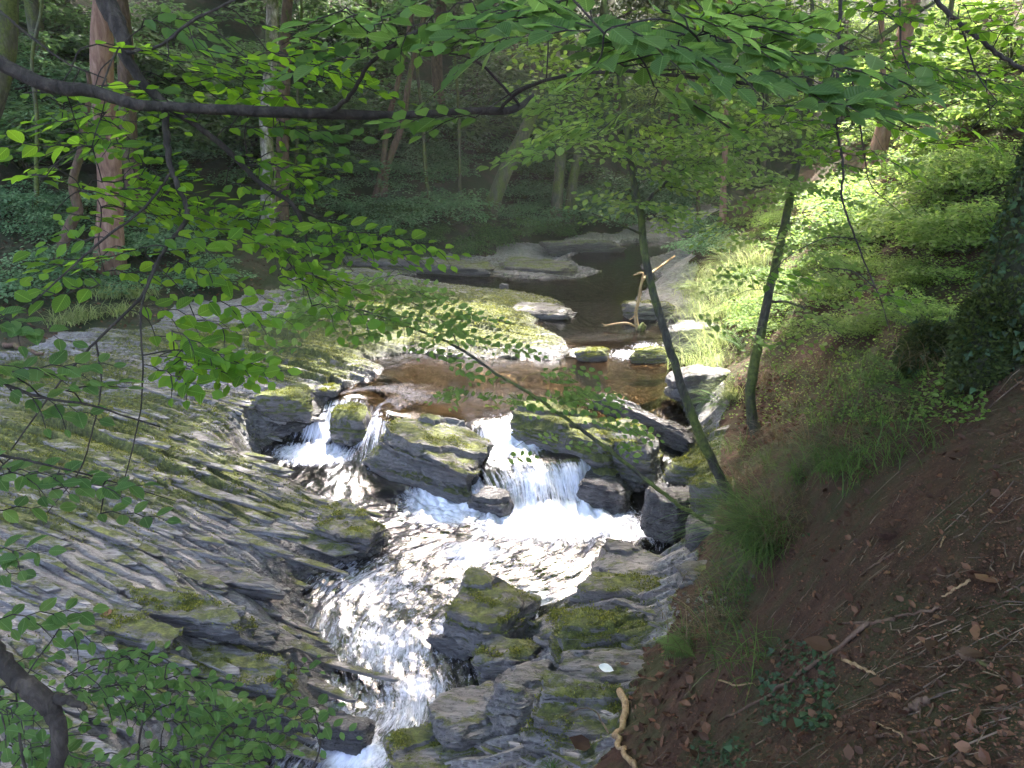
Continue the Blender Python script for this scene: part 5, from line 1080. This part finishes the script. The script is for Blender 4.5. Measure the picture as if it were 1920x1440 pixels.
stick([(1770,1010),(1762,1030)], .004, M_dry, 'tiny upright pale twig on the earth slope')
stick([(1500,1130),(1520,1105),(1535,1080)], .004, M_brown, 'thin dark twig rising right of the big grass tuft')
stick([(1140,1395,.08),(1100,1350,.1),(1010,1378,.04)], .006, M_brown, 'brown twig lying across the ledges by the red leaf pile')
stick([(10,650),(40,655),(80,668)], .05, M_brown, 'weathered log end at the left edge of the shelf', 'log', .04, 'log')
stick([(0,1010+0),(5,1012)], .004, M_brown, 'small twig at the left edge of the shelf')
# dead branch standing in the upper stream
def freestick(name, label, paths, mat, cat):
    b = at(*paths[0][0][:3]); root = empty(name, b, label, cat)
    for pl in paths:
        C = crom([(*at(a, b_, c), r) for a, b_, c, r in pl], 5); ac = Acc(); ac.tube(C[:, :3], C[:, 3], 8, .3); ac.build('branch', mat, root)
T_ = onz(1196, 622, .9); tt = float(to_px([T_])[2][0])
freestick('dead_branch', 'pale bare dead branch standing at the edge of the upper stream', [
 [(1197,625,tt,.05),(1192,590,tt,.032),(1198,560,tt,.032),(1203,530,tt,.030),(1212,518,tt+.1,.03),(1235,502,tt+.6,.024),(1265,480,tt+1.4,.02)], [(1203,528,tt,.02),(1205,512,tt,.02),(1188,516,tt,.012)], [(1194,585,tt,.012),(1186,596,tt,.01),(1180,600,tt,.006)]], M_dry, 'branch')
freestick('dead_branch', 'pale stick lying low over the water left of the standing dead branch', [[(1190,612,tt,.022),(1175,606,tt,.022),(1150,608,tt,.02),(1132,612,tt,.014)], [(1136,610,tt,.01),(1128,606,tt,.006)]], M_dry, 'branch')
freestick('root_clump', 'dark root clump at the foot of the standing dead branch', [[(1197,628,tt,.07),(1200,618,tt,.08),(1206,606,tt,.03)], [(1190,628,tt,.03),(1194,612,tt,.03)], [(1204,630,tt,.03),(1210,610,tt,.03)]], M_brown, 'roots')
# single bright leaves
def one_leaf(px, py, s_, mat, label, up=.015, flat=True):
    p = hit(px, py); e, f = TPL['beech' if mat is M_pale else 'dead']; rs = np.random.default_rng(int(px)); me = bpy.data.meshes.new('fallen_leaf'); me.from_pydata((e*s_*np.array([1, 1, .35])).tolist(), [], f.tolist()); me.materials.append(mat)
    o = bpy.data.objects.new('fallen_leaf', me); COL.objects.link(o); o.location = Vector(p) + Vector((0, 0, up)); o.rotation_euler = (R(rs.normal(0, 10)), R(rs.normal(0, 10)), rs.uniform(0, 6)); tag(o, label, 'leaf'); return o
l_ = one_leaf(1122,1258,.12,M_pale,'bright white leaf lying on the grey ledge at the lower right',.05)
for px, py, s_, lb in [(1700,1255,.075,'orange oval leaf on the bare earth near the stout brown stick'),(1745,1235,.10,'large orange-brown leaf left of the stout brown stick'),(1838,1230,.09,'curled tan leaf above the stout brown stick'),(1825,1205,.11,'wide ochre leaf on the earth at the right'),
  (1560,1220,.12,'tan leaf on the long fallen branch'),(1500,1350,.13,'large red leaf near the bottom on the slope'),(1495,1390,.14,'folded pink leaf at the bottom of the slope'),(1870,1100,.1,'pinkish leaf on the high earth at the right edge'),(200,1158,.1,'small orange leaf beside the green fringed slab'),
  (1165,1250,.1,'russet leaf standing above the white leaf'),(1108,1405,.16,'pink crumpled leaf left of the crooked stick'),(1700,700,.2,'star-shaped brown leaf under the ivy stump'),(1690,720,.16,'brown leaf below the star-shaped one'),(1900,715,.14,'pale brown leaf upright at the foot of the ivy trunk')]:
    one_leaf(px, py, s_, M_dead, lb)

# ------------------------------------------------------------------ thin volume added to imitate veiling glare in the upper wood
hz = bpy.data.meshes.new('glare_haze'); x0, x1, y0, y1, z0_, z1_ = -62, 62, -14, 90, -4, 48
hz.from_pydata([(x, y, z) for z in (z0_, z1_) for y in (y0, y1) for x in (x0, x1)], [], [(0,2,3,1),(4,5,7,6),(0,1,5,4),(2,6,7,3),(0,4,6,2),(1,3,7,5)])
ho = bpy.data.objects.new('glare_haze', hz); COL.objects.link(ho); tag(ho, kind='stuff')
hm, nt = new_mat('glare_haze'); o_ = nt.nodes.new('ShaderNodeOutputMaterial'); v_ = nt.nodes.new('ShaderNodeVolumePrincipled')
v_.inputs['Color'].default_value = (.93, .97, .93, 1); v_.inputs['Density'].default_value = .0007; v_.inputs['Anisotropy'].default_value = .3
nt.links.new(v_.outputs[0], o_.inputs['Volume']); hz.materials.append(hm)
SC.cycles.volume_bounces = 1
